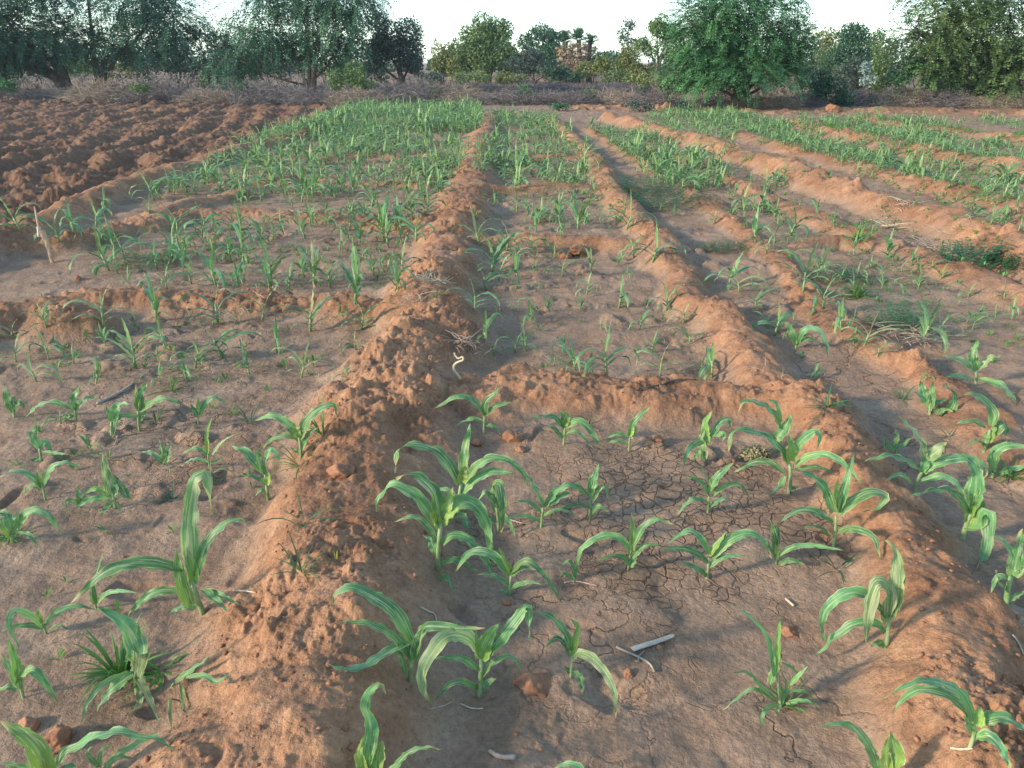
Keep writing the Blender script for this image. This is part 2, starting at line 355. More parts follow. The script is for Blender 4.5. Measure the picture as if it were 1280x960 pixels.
# ------------------------------------------------------------------ mesh helpers
class MB:
    def __init__(s): s.v = []; s.f = []; s.uv = []; s.t = []; s.mi = []
    def face(s, idx, uvs=None, mi=0):
        s.f.append(idx); s.uv.extend(uvs or [(0.5, 0.5)] * len(idx)); s.mi.append(mi)
    def add(s, p, tint=0.0):
        s.v.append((p[0], p[1], p[2])); s.t.append(tint); return len(s.v) - 1
    def mesh(s, name, mats, smoothf=True):
        me = bpy.data.meshes.new(name); me.from_pydata(s.v, [], s.f)
        u = me.uv_layers.new(name='UVMap'); u.data.foreach_set('uv', np.array(s.uv, np.float32).ravel())
        a = me.attributes.new('tint', 'FLOAT', 'POINT'); a.data.foreach_set('value', np.array(s.t, np.float32))
        for m in (mats if isinstance(mats, (list, tuple)) else [mats]): me.materials.append(m)
        me.polygons.foreach_set('material_index', np.array(s.mi, np.int32))
        me.polygons.foreach_set('use_smooth', np.full(len(s.f), smoothf))
        me.update(); return me
    def merge(s, o, M=None, mi_map=None):
        k = len(s.v)
        s.v.extend([tuple(M @ Vector(p)) for p in o.v] if M else o.v); s.t.extend(o.t)
        s.f.extend([tuple(i + k for i in f) for f in o.f]); s.uv.extend(o.uv); s.mi.extend(o.mi)
def link(name, me, parent=None, loc=None):
    o = bpy.data.objects.new(name, me); C.objects.link(o)
    if parent: o.parent = parent
    if loc: o.location = loc
    return o
def tag(o, label=None, cat=None, group=None, kind=None):
    if label: o['label'] = label
    if cat: o['category'] = cat
    if group: o['group'] = group
    if kind: o['kind'] = kind
    return o

def resample(P, n):
    """Catmull-Rom through the points"""
    P = [Vector(p) for p in P]
    if len(P) == 1: return [P[0]] * n
    Q = [P[0] * 2 - P[1]] + P + [P[-1] * 2 - P[-2]]
    L = [0]
    for a, b in zip(P[:-1], P[1:]): L.append(L[-1] + (b - a).length)
    tot = L[-1] or 1e-6; res = []
    for i in range(n):
        s = tot * i / (n - 1); k = 0
        while k < len(P) - 2 and s > L[k + 1]: k += 1
        t = (s - L[k]) / max(L[k + 1] - L[k], 1e-6)
        a, b, c, d = Q[k], Q[k + 1], Q[k + 2], Q[k + 3]
        res.append(0.5 * ((2 * b) + (c - a) * t + (2 * a - 5 * b + 4 * c - d) * t * t + (3 * b - a - 3 * c + d) * t ** 3))
    return res

def blade(mb, P, w, N0, tint=0.0, n=16, across=4, wave=1.0, fold=.28, twist=0.0, r=rnd, mi=0, base_w=.45, side=None):
    """a leaf blade along the curve P, max width w, facing roughly N0 (Vector) or with fixed side vector"""
    C_ = resample(P, n); L = sum((b - a).length for a, b in zip(C_[:-1], C_[1:]))
    ph1, ph2 = r.uniform(0, 6.3), r.uniform(0, 6.3); rows = []; prevS = None
    fr = r.uniform(.8, 1.2) * max(3.0, L / max(w, 1e-4) * .55)
    for i, p in enumerate(C_):
        t = i / (n - 1)
        T = (C_[min(i + 1, n - 1)] - C_[max(i - 1, 0)]).normalized()
        if side is not None: S = Vector(side) - T * T.dot(Vector(side))
        else: S = T.cross(N0)
        if S.length < 1e-4: S = prevS or Vector((1, 0, 0))
        S.normalize()
        if prevS and S.dot(prevS) < 0: S = -S
        if prevS: S = (S * .6 + prevS * .4); S = (S - T * T.dot(S)).normalized()
        prevS = S.copy()
        if twist: S = Matrix.Rotation(twist * t, 3, T) @ S
        Nn = S.cross(T).normalized()
        if Nn.z < 0 and side is not None: pass
        ww = w * .5 * (base_w + (1 - base_w) * min(1, t / .22)) * (max(0.0, 1 - t ** 2.3) ** .85) * (1 + .05 * math.sin(fr * 9 * t + ph1))
        if i == n - 1: ww = w * .01
        row = []
        for j in range(across + 1):
            u = j / across * 2 - 1
            fd = fold * (1.6 - 1.0 * min(1, t * 2.2))
            if j in (0, across): uu = u * (1 - .3 * max(0.0, r.uniform(-1.2, 1)) ** 2)
            else: uu = u
            off = Nn * (abs(u) * ww * fd) + Nn * (wave * .16 * w * (abs(u) ** 1.5) * math.sin(fr * t * 6.3 * (1 if u > 0 else .87) + (ph1 if u > 0 else ph2)) * min(1, t * 4))
            row.append(mb.add(p + S * (uu * ww) + off, tint if isinstance(tint, float) else tint(t)))
        rows.append(row)
    for i in range(n - 1):
        for j in range(across):
            mb.face((rows[i][j], rows[i][j + 1], rows[i + 1][j + 1], rows[i + 1][j]),
                    [(j / across, i / (n - 1)), ((j + 1) / across, i / (n - 1)), ((j + 1) / across, (i + 1) / (n - 1)), (j / across, (i + 1) / (n - 1))], mi)
def tube(mb, P, r0, r1, seg=6, n=None, mi=0, tint=0.0, rough=0.0, r=rnd, cap=True):
    n = n or max(2, len(P)); Q = resample(P, n); rows = []; ref = None
    for i, p in enumerate(Q):
        T = (Q[min(i + 1, n - 1)] - Q[max(i - 1, 0)]).normalized()
        if ref is None: ref = T.orthogonal().normalized()
        ref = (ref - T * T.dot(ref)).normalized(); B = T.cross(ref)
        rad = r0 + (r1 - r0) * i / (n - 1)
        rows.append([mb.add(p + (ref * math.cos(a) + B * math.sin(a)) * rad * (1 + rough * r.uniform(-1, 1)), tint) for a in [k * 2 * math.pi / seg for k in range(seg)]])
    for i in range(n - 1):
        for k in range(seg):
            mb.face((rows[i][k], rows[i][(k + 1) % seg], rows[i + 1][(k + 1) % seg], rows[i + 1][k]), None, mi)
    if cap:
        mb.face(tuple(reversed(rows[0])), None, mi); mb.face(tuple(rows[-1]), None, mi)
# ------------------------------------------------------------------ ground sheet
def build_ground():
    ys = [-4.0, -3.0, -2.0, -1.2, -0.6, -0.2]
    y = 0.05
    while y < 0.9: ys.append(y); y += 0.05
    while y < 3.5: ys.append(y); y *= 1.0034
    while y < 42: ys.append(y); y *= 1.0042
    while y < 420: ys.append(y); y *= 1.05
    ys = np.array(ys); nu = 1250
    u = np.linspace(-1, 1, nu); u = np.sign(u) * (np.abs(u) * 0.72 + 0.28 * np.abs(u) ** 3)
    w = 0.95 * np.maximum(ys, 0) + 1.7
    X = u[None, :] * w[:, None]; Y = np.repeat(ys[:, None], nu, 1)
    z = np.zeros_like(X); lo = np.zeros_like(X); pg = np.zeros_like(X)
    for i in range(0, len(ys), 100):
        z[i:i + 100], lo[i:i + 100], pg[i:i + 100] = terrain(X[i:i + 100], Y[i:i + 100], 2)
    co = np.stack([X, Y, z], -1).reshape(-1, 3).astype(np.float32)
    nr = len(ys)
    idx = np.arange(nr * nu).reshape(nr, nu)
    q = np.stack([idx[:-1, :-1], idx[:-1, 1:], idx[1:, 1:], idx[1:, :-1]], -1).reshape(-1, 4).astype(np.int32)
    me = bpy.data.meshes.new('ground')
    me.vertices.add(len(co)); me.vertices.foreach_set('co', co.ravel())
    me.loops.add(q.size); me.loops.foreach_set('vertex_index', q.ravel())
    me.polygons.add(len(q)); me.polygons.foreach_set('loop_start', np.arange(0, q.size, 4, dtype=np.int32)); me.polygons.foreach_set('loop_total', np.full(len(q), 4, np.int32))
    me.polygons.foreach_set('use_smooth', np.ones(len(q), bool))
    a = me.attributes.new('loose', 'FLOAT', 'POINT'); a.data.foreach_set('value', lo.ravel().astype(np.float32))
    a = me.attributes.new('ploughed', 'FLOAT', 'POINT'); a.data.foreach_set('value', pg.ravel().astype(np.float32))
    me.update(); me.validate(); me.materials.append(M_SOIL)
    tag(link('ground', me), kind='structure')
build_ground()

# ------------------------------------------------------------------ maize traced leaf by leaf in the foreground
CR = dict(A=(0, 720), B=(320, 720), C=(640, 720), D=(960, 720), E=(0, 480), F=(320, 480), G=(640, 480), H=(960, 480), I=(0, 240), J=(320, 240), K=(640, 240), L=(960, 240))
PLANTS = [
('A', 'stubby seedling with one yellow-green upright leaf, left edge above the pinkish clod', (118, 612), (100, 520), [
  ([(100, 560), (60, 480), (0, 390)], 45, ''), ([(90, 530), (75, 430), (40, 310)], 42, 'y'), ([(100, 500), (170, 475), (240, 560), (290, 640)], 42, ''), ([(80, 570), (30, 555), (-20, 590)], 26, '')]),
('A', 'seedling with thin hooked leaves left of the tall torn-leaf plant, over fallen crumbled residue', (230, 292), (218, 240), [
  ([(215, 258), (150, 200), (70, 175), (45, 240), (100, 370)], 34, ''), ([(212, 262), (120, 245), (0, 275)], 26, ''), ([(225, 245), (290, 180), (380, 150), (480, 168)], 34, ''), ([(208, 230), (185, 155)], 26, 'y'), ([(235, 268), (300, 250), (360, 275)], 22, '')]),
('A', 'broad-leaved maize growing out of a thick grass tuft at lower left', (690, 600), (690, 430), [
  ([(690, 480), (690, 370), (610, 225), (485, 165)], 92, ''), ([(680, 430), (700, 395), (690, 500), (740, 600), (800, 745)], 62, 'd'), ([(665, 490), (560, 570), (475, 682)], 56, ''), ([(640, 480), (510, 545), (430, 650), (410, 750)], 28, ''), ([(690, 440), (695, 330), (694, 230)], 26, ''), ([(690, 560), (700, 640), (650, 690)], 34, 'd')]),
('A', 'low sprawling seedling on the foot of the ridge just right of the grass tuft', (845, 560), (870, 535), [
  ([(878, 527), (960, 470), (1052, 402)], 32, ''), ([(930, 508), (1020, 498), (1085, 530), (1160, 475)], 26, ''), ([(880, 532), (850, 620), (855, 765)], 24, ''), ([(900, 530), (915, 600), (908, 695)], 20, '')]),
('A', 'chewed yellow-holed maize leaf rising in the lower left corner', (215, 1080), (225, 980), [
  ([(225, 1000), (190, 880), (110, 790), (0, 725)], 88, 'y'), ([(225, 1010), (120, 960), (0, 935)], 44, 'd'), ([(225, 990), (215, 900), (190, 830)], 34, '')]),
('A', 'maize with long blue-green leaf arching right along the bottom edge at left', (280, 1060), (270, 1000), [
  ([(262, 980), (330, 890), (450, 820), (560, 783), (680, 795), (800, 825), (870, 862)], 62, ''), ([(290, 1010), (340, 950), (400, 960)], 34, '')]),
('A', 'small forked seedling beside the long arching leaf at lower left', (500, 990), (500, 950), [
  ([(520, 970), (600, 890), (700, 830), (810, 772)], 40, ''), ([(498, 950), (505, 880), (560, 835)], 22, ''), ([(492, 955), (440, 890), (460, 845)], 24, ''), ([(520, 950), (600, 905), (670, 915)], 22, '')]),
('A', 'short seedling with upright tip under the drooping left leaf of the tall torn-leaf plant', (485, 165), (475, 130), [
  ([(470, 140), (462, 70), (455, 20)], 34, ''), ([(485, 140), (530, 90), (600, 75), (690, 85)], 26, ''), ([(480, 140), (470, 30), (520, -125)], 20, '')]),
('E', 'tall torn-leaf maize with a folded bleached tip and a yellow rolled whorl at left', (1020, 1150), (960, 980), [
  ([(965, 1000), (948, 800), (950, 640), (980, 470), (1025, 455), (1045, 560), (1066, 655)], 84, 'd'), ([(980, 960), (1030, 800), (1120, 705), (1200, 678), (1245, 735)], 48, ''), ([(920, 930), (760, 897), (620, 905), (500, 960), (350, 1100)], 62, ''), ([(910, 1035), (780, 1040), (700, 1090), (635, 1165)], 46, ''), ([(945, 1105), (905, 990), (880, 830)], 66, 'y'), ([(1010, 1030), (1080, 1080), (1140, 1140)], 42, ''), ([(980, 1120), (915, 1112), (835, 1150)], 36, ''), ([(1030, 1030), (1110, 1060), (1195, 1105)], 32, ''), ([(975, 980), (950, 880), (905, 800)], 50, 'y')]),
('B', 'bushy maize with three leaves sweeping left, by the centre ridge at the bottom', (765, 522), (790, 400), [
  ([(780, 330), (700, 190), (600, 110), (480, 58), (400, 85), (388, 148)], 72, ''), ([(760, 400), (680, 300), (560, 238), (418, 230)], 48, ''), ([(780, 325), (650, 385), (540, 450), (440, 466), (358, 440)], 48, ''), ([(745, 490), (720, 400), (655, 345)], 36, ''), ([(795, 400), (830, 275), (900, 250), (1060, 262), (1150, 258)], 52, ''), ([(790, 420), (800, 330), (835, 255)], 52, ''), ([(780, 440), (760, 350), (700, 290)], 40, '')]),
('B', 'maize with a chewed yellow-green whorl and leaf reaching right, bottom centre', (1110, 602), (1125, 420), [
  ([(1120, 400), (1060, 315), (960, 298), (870, 390), (828, 480), (835, 560), (880, 655)], 76, 'd'), ([(1112, 470), (1020, 412), (880, 412)], 38, ''), ([(1110, 562), (1010, 528), (940, 567), (900, 618)], 40, ''), ([(1135, 562), (1170, 525), (1204, 512)], 38, ''), ([(1135, 500), (1190, 430), (1280, 403), (1335, 490)], 36, ''), ([(1125, 410), (1150, 330), (1215, 235)], 82, 'y'), ([(1150, 410), (1230, 310), (1300, 220), (1355, 152), (1366, 210), (1365, 310)], 62, ''), ([(1120, 400), (1105, 330), (1098, 270)], 26, 'y')]),
('C', 'slim seedling with yellow-striped leaf drooping right, beside a sunken clod', (292, 502), (300, 400), [
  ([(297, 370), (260, 280), (200, 208), (110, 172)], 46, ''), ([(290, 400), (265, 340), (215, 312), (168, 358)], 36, ''), ([(302, 415), (350, 388), (420, 430), (480, 510), (515, 600), (518, 712)], 50, 'd'), ([(305, 480), (340, 510), (355, 595)], 36, ''), ([(302, 400), (322, 300), (328, 255), (272, 200)], 40, 'y'), ([(290, 485), (262, 450)], 26, '')]),
('B', 'maize cut by the bottom edge with one wavy leaf standing tall and a pale whorl', (570, 1060), (560, 940), [
  ([(545, 960), (575, 760), (540, 660), (570, 580), (620, 540), (652, 595)], 70, ''), ([(550, 1000), (525, 900), (545, 790)], 62, 'y'), ([(590, 1000), (620, 900), (630, 815)], 66, 'y'), ([(600, 1010), (690, 960), (760, 885), (850, 858), (930, 866)], 36, ''), ([(560, 1000), (580, 920), (570, 840)], 50, 'y')]),
('C', 'arched leaf tip showing above the bottom edge near the middle', (290, 1060), (300, 1010), [
  ([(310, 1030), (345, 960), (275, 938), (200, 968)], 34, ''), ([(310, 1030), (360, 990), (400, 1010)], 30, '')]),
('D', 'seedling with a grassy base and thin scattered shoots on the right of the near bed', (70, 655), (45, 480), [
  ([(30, 500), (0, 320), (-80, 215), (-178, 138)], 32, ''), ([(35, 480), (48, 320), (62, 205)], 32, 'y'), ([(10, 540), (50, 430), (70, 370)], 46, ''), ([(70, 435), (140, 480), (193, 565)], 22, ''), ([(90, 640), (180, 623), (256, 657)], 24, ''), ([(40, 620), (-30, 560), (-100, 485), (-180, 482)], 30, ''), ([(40, 620), (-70, 565), (-150, 610), (-225, 672)], 24, ''), ([(40, 640), (-20, 680), (-40, 770)], 26, ''), ([(85, 650), (90, 690), (18, 748)], 30, ''), ([(110, 545), (200, 448)], 22, ''), ([(100, 575), (190, 580), (240, 640)], 16, ''), ([(70, 640), (90, 540), (60, 470)], 18, ''), ([(60, 640), (35, 700)], 20, '')]),
('D', 'maize with broad pale blade folded over, leaning on the right ridge', (590, 352), (600, 200), [
  ([(605, 210), (640, 60), (645, -60), (625, -150), (590, -182)], 74, 'd'), ([(612, 200), (655, 60), (690, -20)], 54, ''), ([(597, 190), (600, 75), (550, 42), (515, 130), (500, 220), (488, 332)], 74, 'd'), ([(590, 200), (490, 100), (400, 85), (300, 150), (268, 230), (280, 330)], 58, ''), ([(580, 285), (540, 240), (450, 235), (350, 290), (238, 403)], 48, ''), ([(578, 345), (545, 335), (510, 355)], 38, ''), ([(588, 230), (575, 170), (540, 145)], 34, '')]),
('D', 'pale-stemmed maize with two leaves arching left in the lower right corner', (1008, 862), (1042, 740), [
  ([(1030, 740), (960, 635), (860, 580), (760, 568), (680, 610), (625, 677)], 56, ''), ([(1025, 720), (960, 590), (850, 535), (740, 530), (583, 607)], 50, ''), ([(1015, 780), (1000, 730), (985, 690)], 40, ''), ([(1042, 740), (1060, 650)], 56, 'y'), ([(1060, 735), (1130, 708), (1200, 715), (1300, 780)], 56, ''), ([(1042, 802), (1110, 803), (1170, 870), (1212, 970)], 52, '')]),
('D', 'pale yellow whorl cut by the bottom edge at right', (590, 1070), (600, 980), [
  ([(560, 1000), (500, 850), (430, 760), (350, 738), (245, 756)], 46, ''), ([(600, 1000), (640, 900), (612, 780)], 84, 'y'), ([(600, 1000), (590, 880), (612, 790)], 50, 'y')]),
('H', 'evenly fanned maize astride the lit side of the right ridge', (330, 812), (340, 660), [
  ([(330, 640), (280, 520), (200, 450), (118, 425)], 52, ''), ([(350, 640), (395, 480), (432, 345)], 42, ''), ([(345, 620), (340, 540), (352, 465)], 32, 'y'), ([(355, 655), (420, 590), (510, 543), (585, 558), (560, 610), (478, 642)], 52, ''), ([(322, 695), (240, 640), (150, 633), (52, 692)], 42, ''), ([(312, 765), (240, 710), (165, 725)], 32, ''), ([(348, 740), (430, 725), (530, 770), (562, 885)], 36, '')]),
('H', 'full maize with bright upright whorl behind the evenly fanned plant', (105, 548), (110, 400), [
  ([(100, 405), (60, 330), (0, 270), (-80, 238), (-170, 240), (-202, 352)], 56, ''), ([(110, 385), (105, 255)], 66, 'y'), ([(120, 365), (160, 290), (235, 238), (257, 290), (238, 342)], 46, ''), ([(140, 410), (200, 368), (290, 353), (380, 400), (472, 502)], 42, ''), ([(82, 445), (0, 390), (-80, 395), (-180, 447)], 36, ''), ([(85, 460), (60, 510), (0, 562)], 32, ''), ([(130, 430), (250, 415), (350, 462)], 26, ''), ([(115, 525), (155, 512)], 26, '')]),
('H', 'maize with leaves crossing left over the dried leaf clump', (35, 340), (55, 260), [
  ([(60, 220), (10, 130), (-60, 92), (-120, 88), (-150, 142)], 42, ''), ([(30, 290), (85, 220), (120, 148)], 58, ''), ([(65, 190), (40, 95), (-10, 78)], 24, ''), ([(45, 300), (0, 250), (-60, 260)], 30, '')]),
('H', 'maize with brown-spotted whorl beyond the right ridge', (732, 532), (770, 440), [
  ([(760, 435), (690, 388), (600, 358), (468, 392)], 42, ''), ([(775, 390), (770, 300), (720, 230), (640, 148)], 40, 'd'), ([(795, 375), (850, 325), (893, 290)], 62, 'd'), ([(780, 445), (830, 400), (920, 375), (1010, 375), (1092, 425), (1075, 482)], 48, ''), ([(722, 502), (660, 455), (578, 487)], 30, ''), ([(765, 485), (860, 463), (930, 490), (995, 570)], 36, ''), ([(770, 440), (785, 390), (790, 330)], 40, '')]),
('H', 'leaning maize with broad upright blade and hanging wide leaf tip, furrow beyond right ridge', (968, 775), (1015, 640), [
  ([(1022, 620), (1042, 480), (1020, 400), (955, 348)], 78, ''), ([(1030, 640), (1092, 585)], 44, ''), ([(1000, 640), (940, 560), (870, 528), (718, 557)], 50, ''), ([(995, 690), (1050, 590), (1040, 560)], 64, 'y'), ([(990, 715), (1050, 720), (1092, 645), (1100, 760), (1075, 875), (1040, 932)], 62, ''), ([(1010, 660), (1030, 560), (1070, 500)], 40, 'y')]),
('H', 'maize with thick upright leaf at right edge below the hanging leaf tip', (1195, 1100), (1215, 960), [
  ([(1225, 960), (1250, 840), (1275, 725)], 74, ''), ([(1222, 870), (1180, 790), (1118, 752)], 32, ''), ([(1212, 990), (1150, 965), (1113, 1045)], 28, ''), ([(1212, 1080), (1290, 1035)], 30, ''), ([(1225, 940), (1290, 890)], 36, ''), ([(1210, 1050), (1160, 1000), (1140, 930)], 30, '')]),
('H', 'multi-leaved pale maize near the right edge, behind the leaning plant', (1075, 345), (1110, 230), [
  ([(1120, 210), (1130, 150), (1080, 88), (1025, 48), (970, 62)], 46, ''), ([(1090, 220), (1020, 183), (928, 202)], 30, ''), ([(1105, 290), (1145, 200)], 40, 'y'), ([(1120, 260), (1180, 205), (1195, 310)], 46, ''), ([(1100, 240), (1075, 335)], 30, ''), ([(1085, 310), (1040, 285), (995, 315)], 26, '')]),
('H', 'maize with broad arch bent over grass at the right edge', (1120, 470), (1120, 440), [
  ([(1120, 440), (1130, 350), (1200, 308), (1320, 318)], 48, ''), ([(1160, 450), (1220, 425), (1320, 412)], 32, ''), ([(1120, 440), (1105, 380), (1120, 330)], 28, '')]),
('H', 'clump of young leaves against the lit low ridge near the right edge', (810, 155), (808, 110), [
  ([(806, 130), (818, 60), (825, -10)], 38, ''), ([(790, 95), (775, 40), (760, -20)], 44, ''), ([(812, 120), (860, 85), (902, 75)], 30, ''), ([(820, 130), (870, 140), (915, 122)], 24, ''), ([(900, 150), (930, 70), (885, -5)], 46, ''), ([(840, 165), (880, 130), (930, 140)], 26, ''), ([(790, 90), (750, 50), (720, 40)], 24, '')]),
('H', 'flattened seedling lying in the furrow beyond the right ridge', (640, 350), (640, 330), [
  ([(578, 328), (660, 308), (728, 263)], 36, ''), ([(628, 318), (645, 270), (636, 222)], 24, ''), ([(600, 330), (590, 290), (605, 265)], 22, '')]),
('H', 'seedling with one flat leaf pointing right at the near bed’s right side', (40, 902), (42, 830), [
  ([(40, 880), (32, 760), (5, 672)], 36, ''), ([(45, 820), (50, 685)], 28, ''), ([(52, 862), (120, 818), (220, 808), (382, 832)], 30, ''), ([(45, 912), (110, 883), (192, 907)], 30, ''), ([(36, 865), (-10, 800), (-60, 755), (-125, 745)], 28, '')]),
('G', 'seedling under the cross bund with bent left leaf beside a small weed', (258, 302), (265, 210), [
  ([(265, 230), (250, 150), (232, 138)], 40, ''), ([(255, 215), (200, 163), (85, 167)], 36, ''), ([(268, 215), (330, 187), (390, 230), (445, 325)], 46, ''), ([(268, 250), (330, 240), (405, 322)], 26, ''), ([(252, 272), (210, 222), (163, 215)], 28, ''), ([(263, 205), (275, 165), (268, 132)], 38, 'y')]),
('G', 'narrow seedling with single leaf slanting up right under the middle of the cross bund', (585, 337), (590, 250), [
  ([(592, 262), (605, 200), (650, 148), (697, 113)], 40, ''), ([(582, 260), (520, 248), (468, 280)], 26, ''), ([(582, 302), (530, 283), (468, 302)], 24, ''), ([(592, 270), (625, 212)], 28, 'y'), ([(590, 260), (600, 220), (612, 195)], 34, 'y')]),
('G', 'upright yellow-tipped maize where the cross bund meets the right ridge', (960, 385), (968, 270), [
  ([(960, 375), (948, 280), (965, 230)], 54, 'd'), ([(975, 300), (968, 200), (1005, 132)], 48, 'y'), ([(985, 270), (1040, 195), (1085, 178), (1092, 240)], 36, ''), ([(955, 290), (900, 308), (868, 360), (855, 425)], 36, ''), ([(940, 330), (905, 385)], 28, ''), ([(1000, 260), (1060, 250), (1052, 292)], 28, '')]),
('G', 'seedling with curled dark left tip above the cracked mud', (980, 642), (988, 540), [
  ([(985, 560), (940, 488), (865, 460)], 34, ''), ([(990, 530), (1030, 460), (1112, 388)], 44, ''), ([(1000, 560), (1070, 508), (1140, 505), (1190, 572)], 28, ''), ([(975, 590), (900, 578), (818, 662)], 32, ''), ([(992, 612), (1050, 575), (1100, 580)], 28, ''), ([(985, 500), (960, 450), (942, 395)], 12, 'd')]),
('G', 'small seedling with split upright leaf at the left of the mud cracks', (390, 682), (390, 580), [
  ([(390, 560), (385, 440)], 26, ''), ([(395, 550), (415, 460), (436, 396)], 46, ''), ([(382, 565), (320, 512), (250, 520), (185, 602)], 36, ''), ([(398, 590), (440, 520), (470, 520), (482, 592)], 32, ''), ([(398, 652), (430, 610), (482, 640)], 32, ''), ([(385, 620), (320, 600), (180, 645)], 22, '')]),
('G', 'seedling with tangled leaf tips between the tall pair and the mud cracks', (145, 715), (155, 620), [
  ([(155, 612), (110, 520), (80, 470), (30, 410), (-10, 385)], 42, ''), ([(165, 612), (220, 540), (290, 508), (370, 548)], 42, ''), ([(175, 605), (250, 560), (305, 545)], 52, ''), ([(150, 642), (80, 588), (0, 590)], 24, ''), ([(160, 655), (240, 628), (342, 672)], 24, ''), ([(142, 690), (80, 660), (-20, 662)], 22, '')]),
('G', 'symmetrical seedling in front of the mud cracks with long left arch', (578, 932), (600, 800), [
  ([(600, 830), (600, 740), (597, 642)], 36, 'y'), ([(605, 810), (650, 720), (720, 678), (812, 702)], 38, ''), ([(595, 850), (550, 780), (470, 758), (390, 790), (338, 845), (320, 950)], 40, ''), ([(588, 902), (530, 858), (412, 882)], 34, ''), ([(600, 870), (660, 808), (742, 803)], 32, ''), ([(592, 912), (625, 865)], 40, '')]),
('G', 'wide-spread seedling growing in the mud cracks', (975, 972), (985, 870), [
  ([(985, 850), (940, 768), (870, 738), (772, 803)], 38, ''), ([(990, 860), (1030, 800), (1075, 738)], 36, 'y'), ([(1000, 865), (1090, 778), (1180, 748), (1250, 780), (1295, 870)], 52, ''), ([(980, 892), (880, 828), (728, 820)], 36, ''), ([(985, 915), (1060, 863), (1172, 857)], 32, ''), ([(970, 962), (920, 920), (843, 885)], 36, '')]),
('G', 'tiny bent seedling left of the symmetrical seedling', (310, 995), (315, 965), [
  ([(315, 970), (290, 885), (235, 918)], 26, ''), ([(305, 978), (260, 942), (240, 960)], 26, ''), ([(315, 970), (330, 900), (340, 850)], 18, '')]),
('F', 'largest maize of the near bed, thick pale stalk beside the shaded ridge foot', (908, 935), (925, 690), [
  ([(920, 680), (900, 560), (840, 485), (760, 453), (700, 475)], 82, ''), ([(915, 720), (850, 620), (780, 545), (690, 505), (620, 560), (600, 638)], 66, ''), ([(900, 780), (850, 700), (780, 662), (688, 692)], 32, ''), ([(905, 700), (880, 600)], 70, 'y'), ([(935, 700), (960, 610), (985, 515)], 62, 'y'), ([(950, 690), (1010, 600), (1080, 598), (1140, 670), (1172, 800), (1165, 882)], 76, ''), ([(935, 800), (980, 758), (1060, 778), (1130, 850), (1195, 975)], 52, ''), ([(900, 850), (870, 780), (835, 757)], 42, ''), ([(930, 900), (1000, 878), (1110, 935)], 36, ''), ([(925, 960), (965, 975), (980, 1030)], 36, ''), ([(950, 680), (1000, 640), (1010, 610)], 44, 'y')]),
('F', 'tall maize just behind the largest plant, long leaf arching left over the ridge', (1015, 690), (1025, 500), [
  ([(1012, 500), (950, 390), (880, 330), (800, 308), (715, 330), (695, 445)], 70, ''), ([(1040, 470), (1040, 360), (1072, 195)], 54, ''), ([(1045, 490), (1090, 430), (1150, 380), (1240, 373), (1320, 430), (1365, 520)], 52, ''), ([(1030, 555), (1090, 480), (1180, 438), (1300, 445)], 58, ''), ([(1010, 575), (950, 528), (895, 530)], 32, ''), ([(1015, 645), (1050, 690), (1060, 765)], 44, ''), ([(1030, 490), (1040, 410)], 56, 'y')]),
('F', 'seedling with one broad leaf hanging straight down, right of the tall pair', (1215, 740), (1200, 600), [
  ([(1200, 640), (1190, 540), (1215, 505), (1232, 620), (1225, 752)], 58, ''), ([(1195, 600), (1150, 538), (1105, 592)], 26, ''), ([(1225, 640), (1270, 700), (1300, 770)], 30, ''), ([(1200, 690), (1150, 652)], 22, ''), ([(1210, 620), (1180, 540)], 30, '')]),
('F', 'compact arching seedling in front of the tall pair, right of the largest plant', (1265, 1053), (1275, 960), [
  ([(1274, 945), (1240, 880), (1213, 815)], 34, 'y'), ([(1276, 942), (1352, 887), (1440, 957), (1530, 1100)], 38, ''), ([(1268, 955), (1177, 852), (1070, 845), (990, 950)], 50, ''), ([(1272, 1020), (1360, 990), (1430, 1002)], 28, ''), ([(1270, 1010), (1190, 960), (1105, 950)], 30, ''), ([(1262, 1040), (1205, 1030)], 28, ''), ([(1276, 960), (1330, 920), (1400, 930)], 30, '')]),
('F', 'seedling standing alone at the left foot of the cross bund, below the curled root', (1138, 250), (1142, 160), [
  ([(1145, 155), (1150, 90), (1195, 45), (1218, 8)], 42, ''), ([(1140, 155), (1090, 90), (1010, 62), (885, 127)], 38, ''), ([(1148, 155), (1200, 110), (1290, 88)], 30, ''), ([(1140, 192), (1080, 173), (1000, 207)], 28, ''), ([(1143, 210), (1190, 213), (1222, 252)], 22, '')]),
('F', 'seedling with wide arching leaves on the left slope of the centre ridge, above grassy shoots', (225, 375), (215, 270), [
  ([(215, 285), (160, 200), (80, 158), (-10, 185)], 44, ''), ([(220, 275), (260, 180), (320, 123), (390, 103), (405, 155)], 52, ''), ([(212, 275), (130, 258), (60, 290), (28, 335)], 28, ''), ([(208, 265), (190, 190)], 42, 'y'), ([(225, 335), (260, 250), (312, 218)], 28, ''), ([(222, 345), (170, 318)], 20, '')]),
('F', 'seedling with twisted whorl at the centre ridge’s left foot, level with the half-buried clod', (62, 582), (45, 440), [
  ([(42, 450), (10, 370), (20, 320)], 50, ''), ([(35, 440), (-50, 340), (-125, 308)], 54, ''), ([(45, 385), (70, 328), (100, 348), (125, 392)], 28, ''), ([(52, 505), (0, 468), (-65, 455)], 32, ''), ([(55, 500), (65, 440)], 38, 'y'), ([(60, 560), (30, 528), (-5, 562)], 22, '')]),
('E', 'seedling with yellow-tinged upright leaf and long leaf drooping left, just below the half-buried stick', (378, 185), (372, 120), [
  ([(375, 132), (370, 70), (402, 5)], 40, ''), ([(366, 128), (270, 93), (190, 110), (125, 170)], 34, ''), ([(380, 128), (430, 75), (492, 63)], 30, ''), ([(372, 162), (310, 165)], 22, '')]),
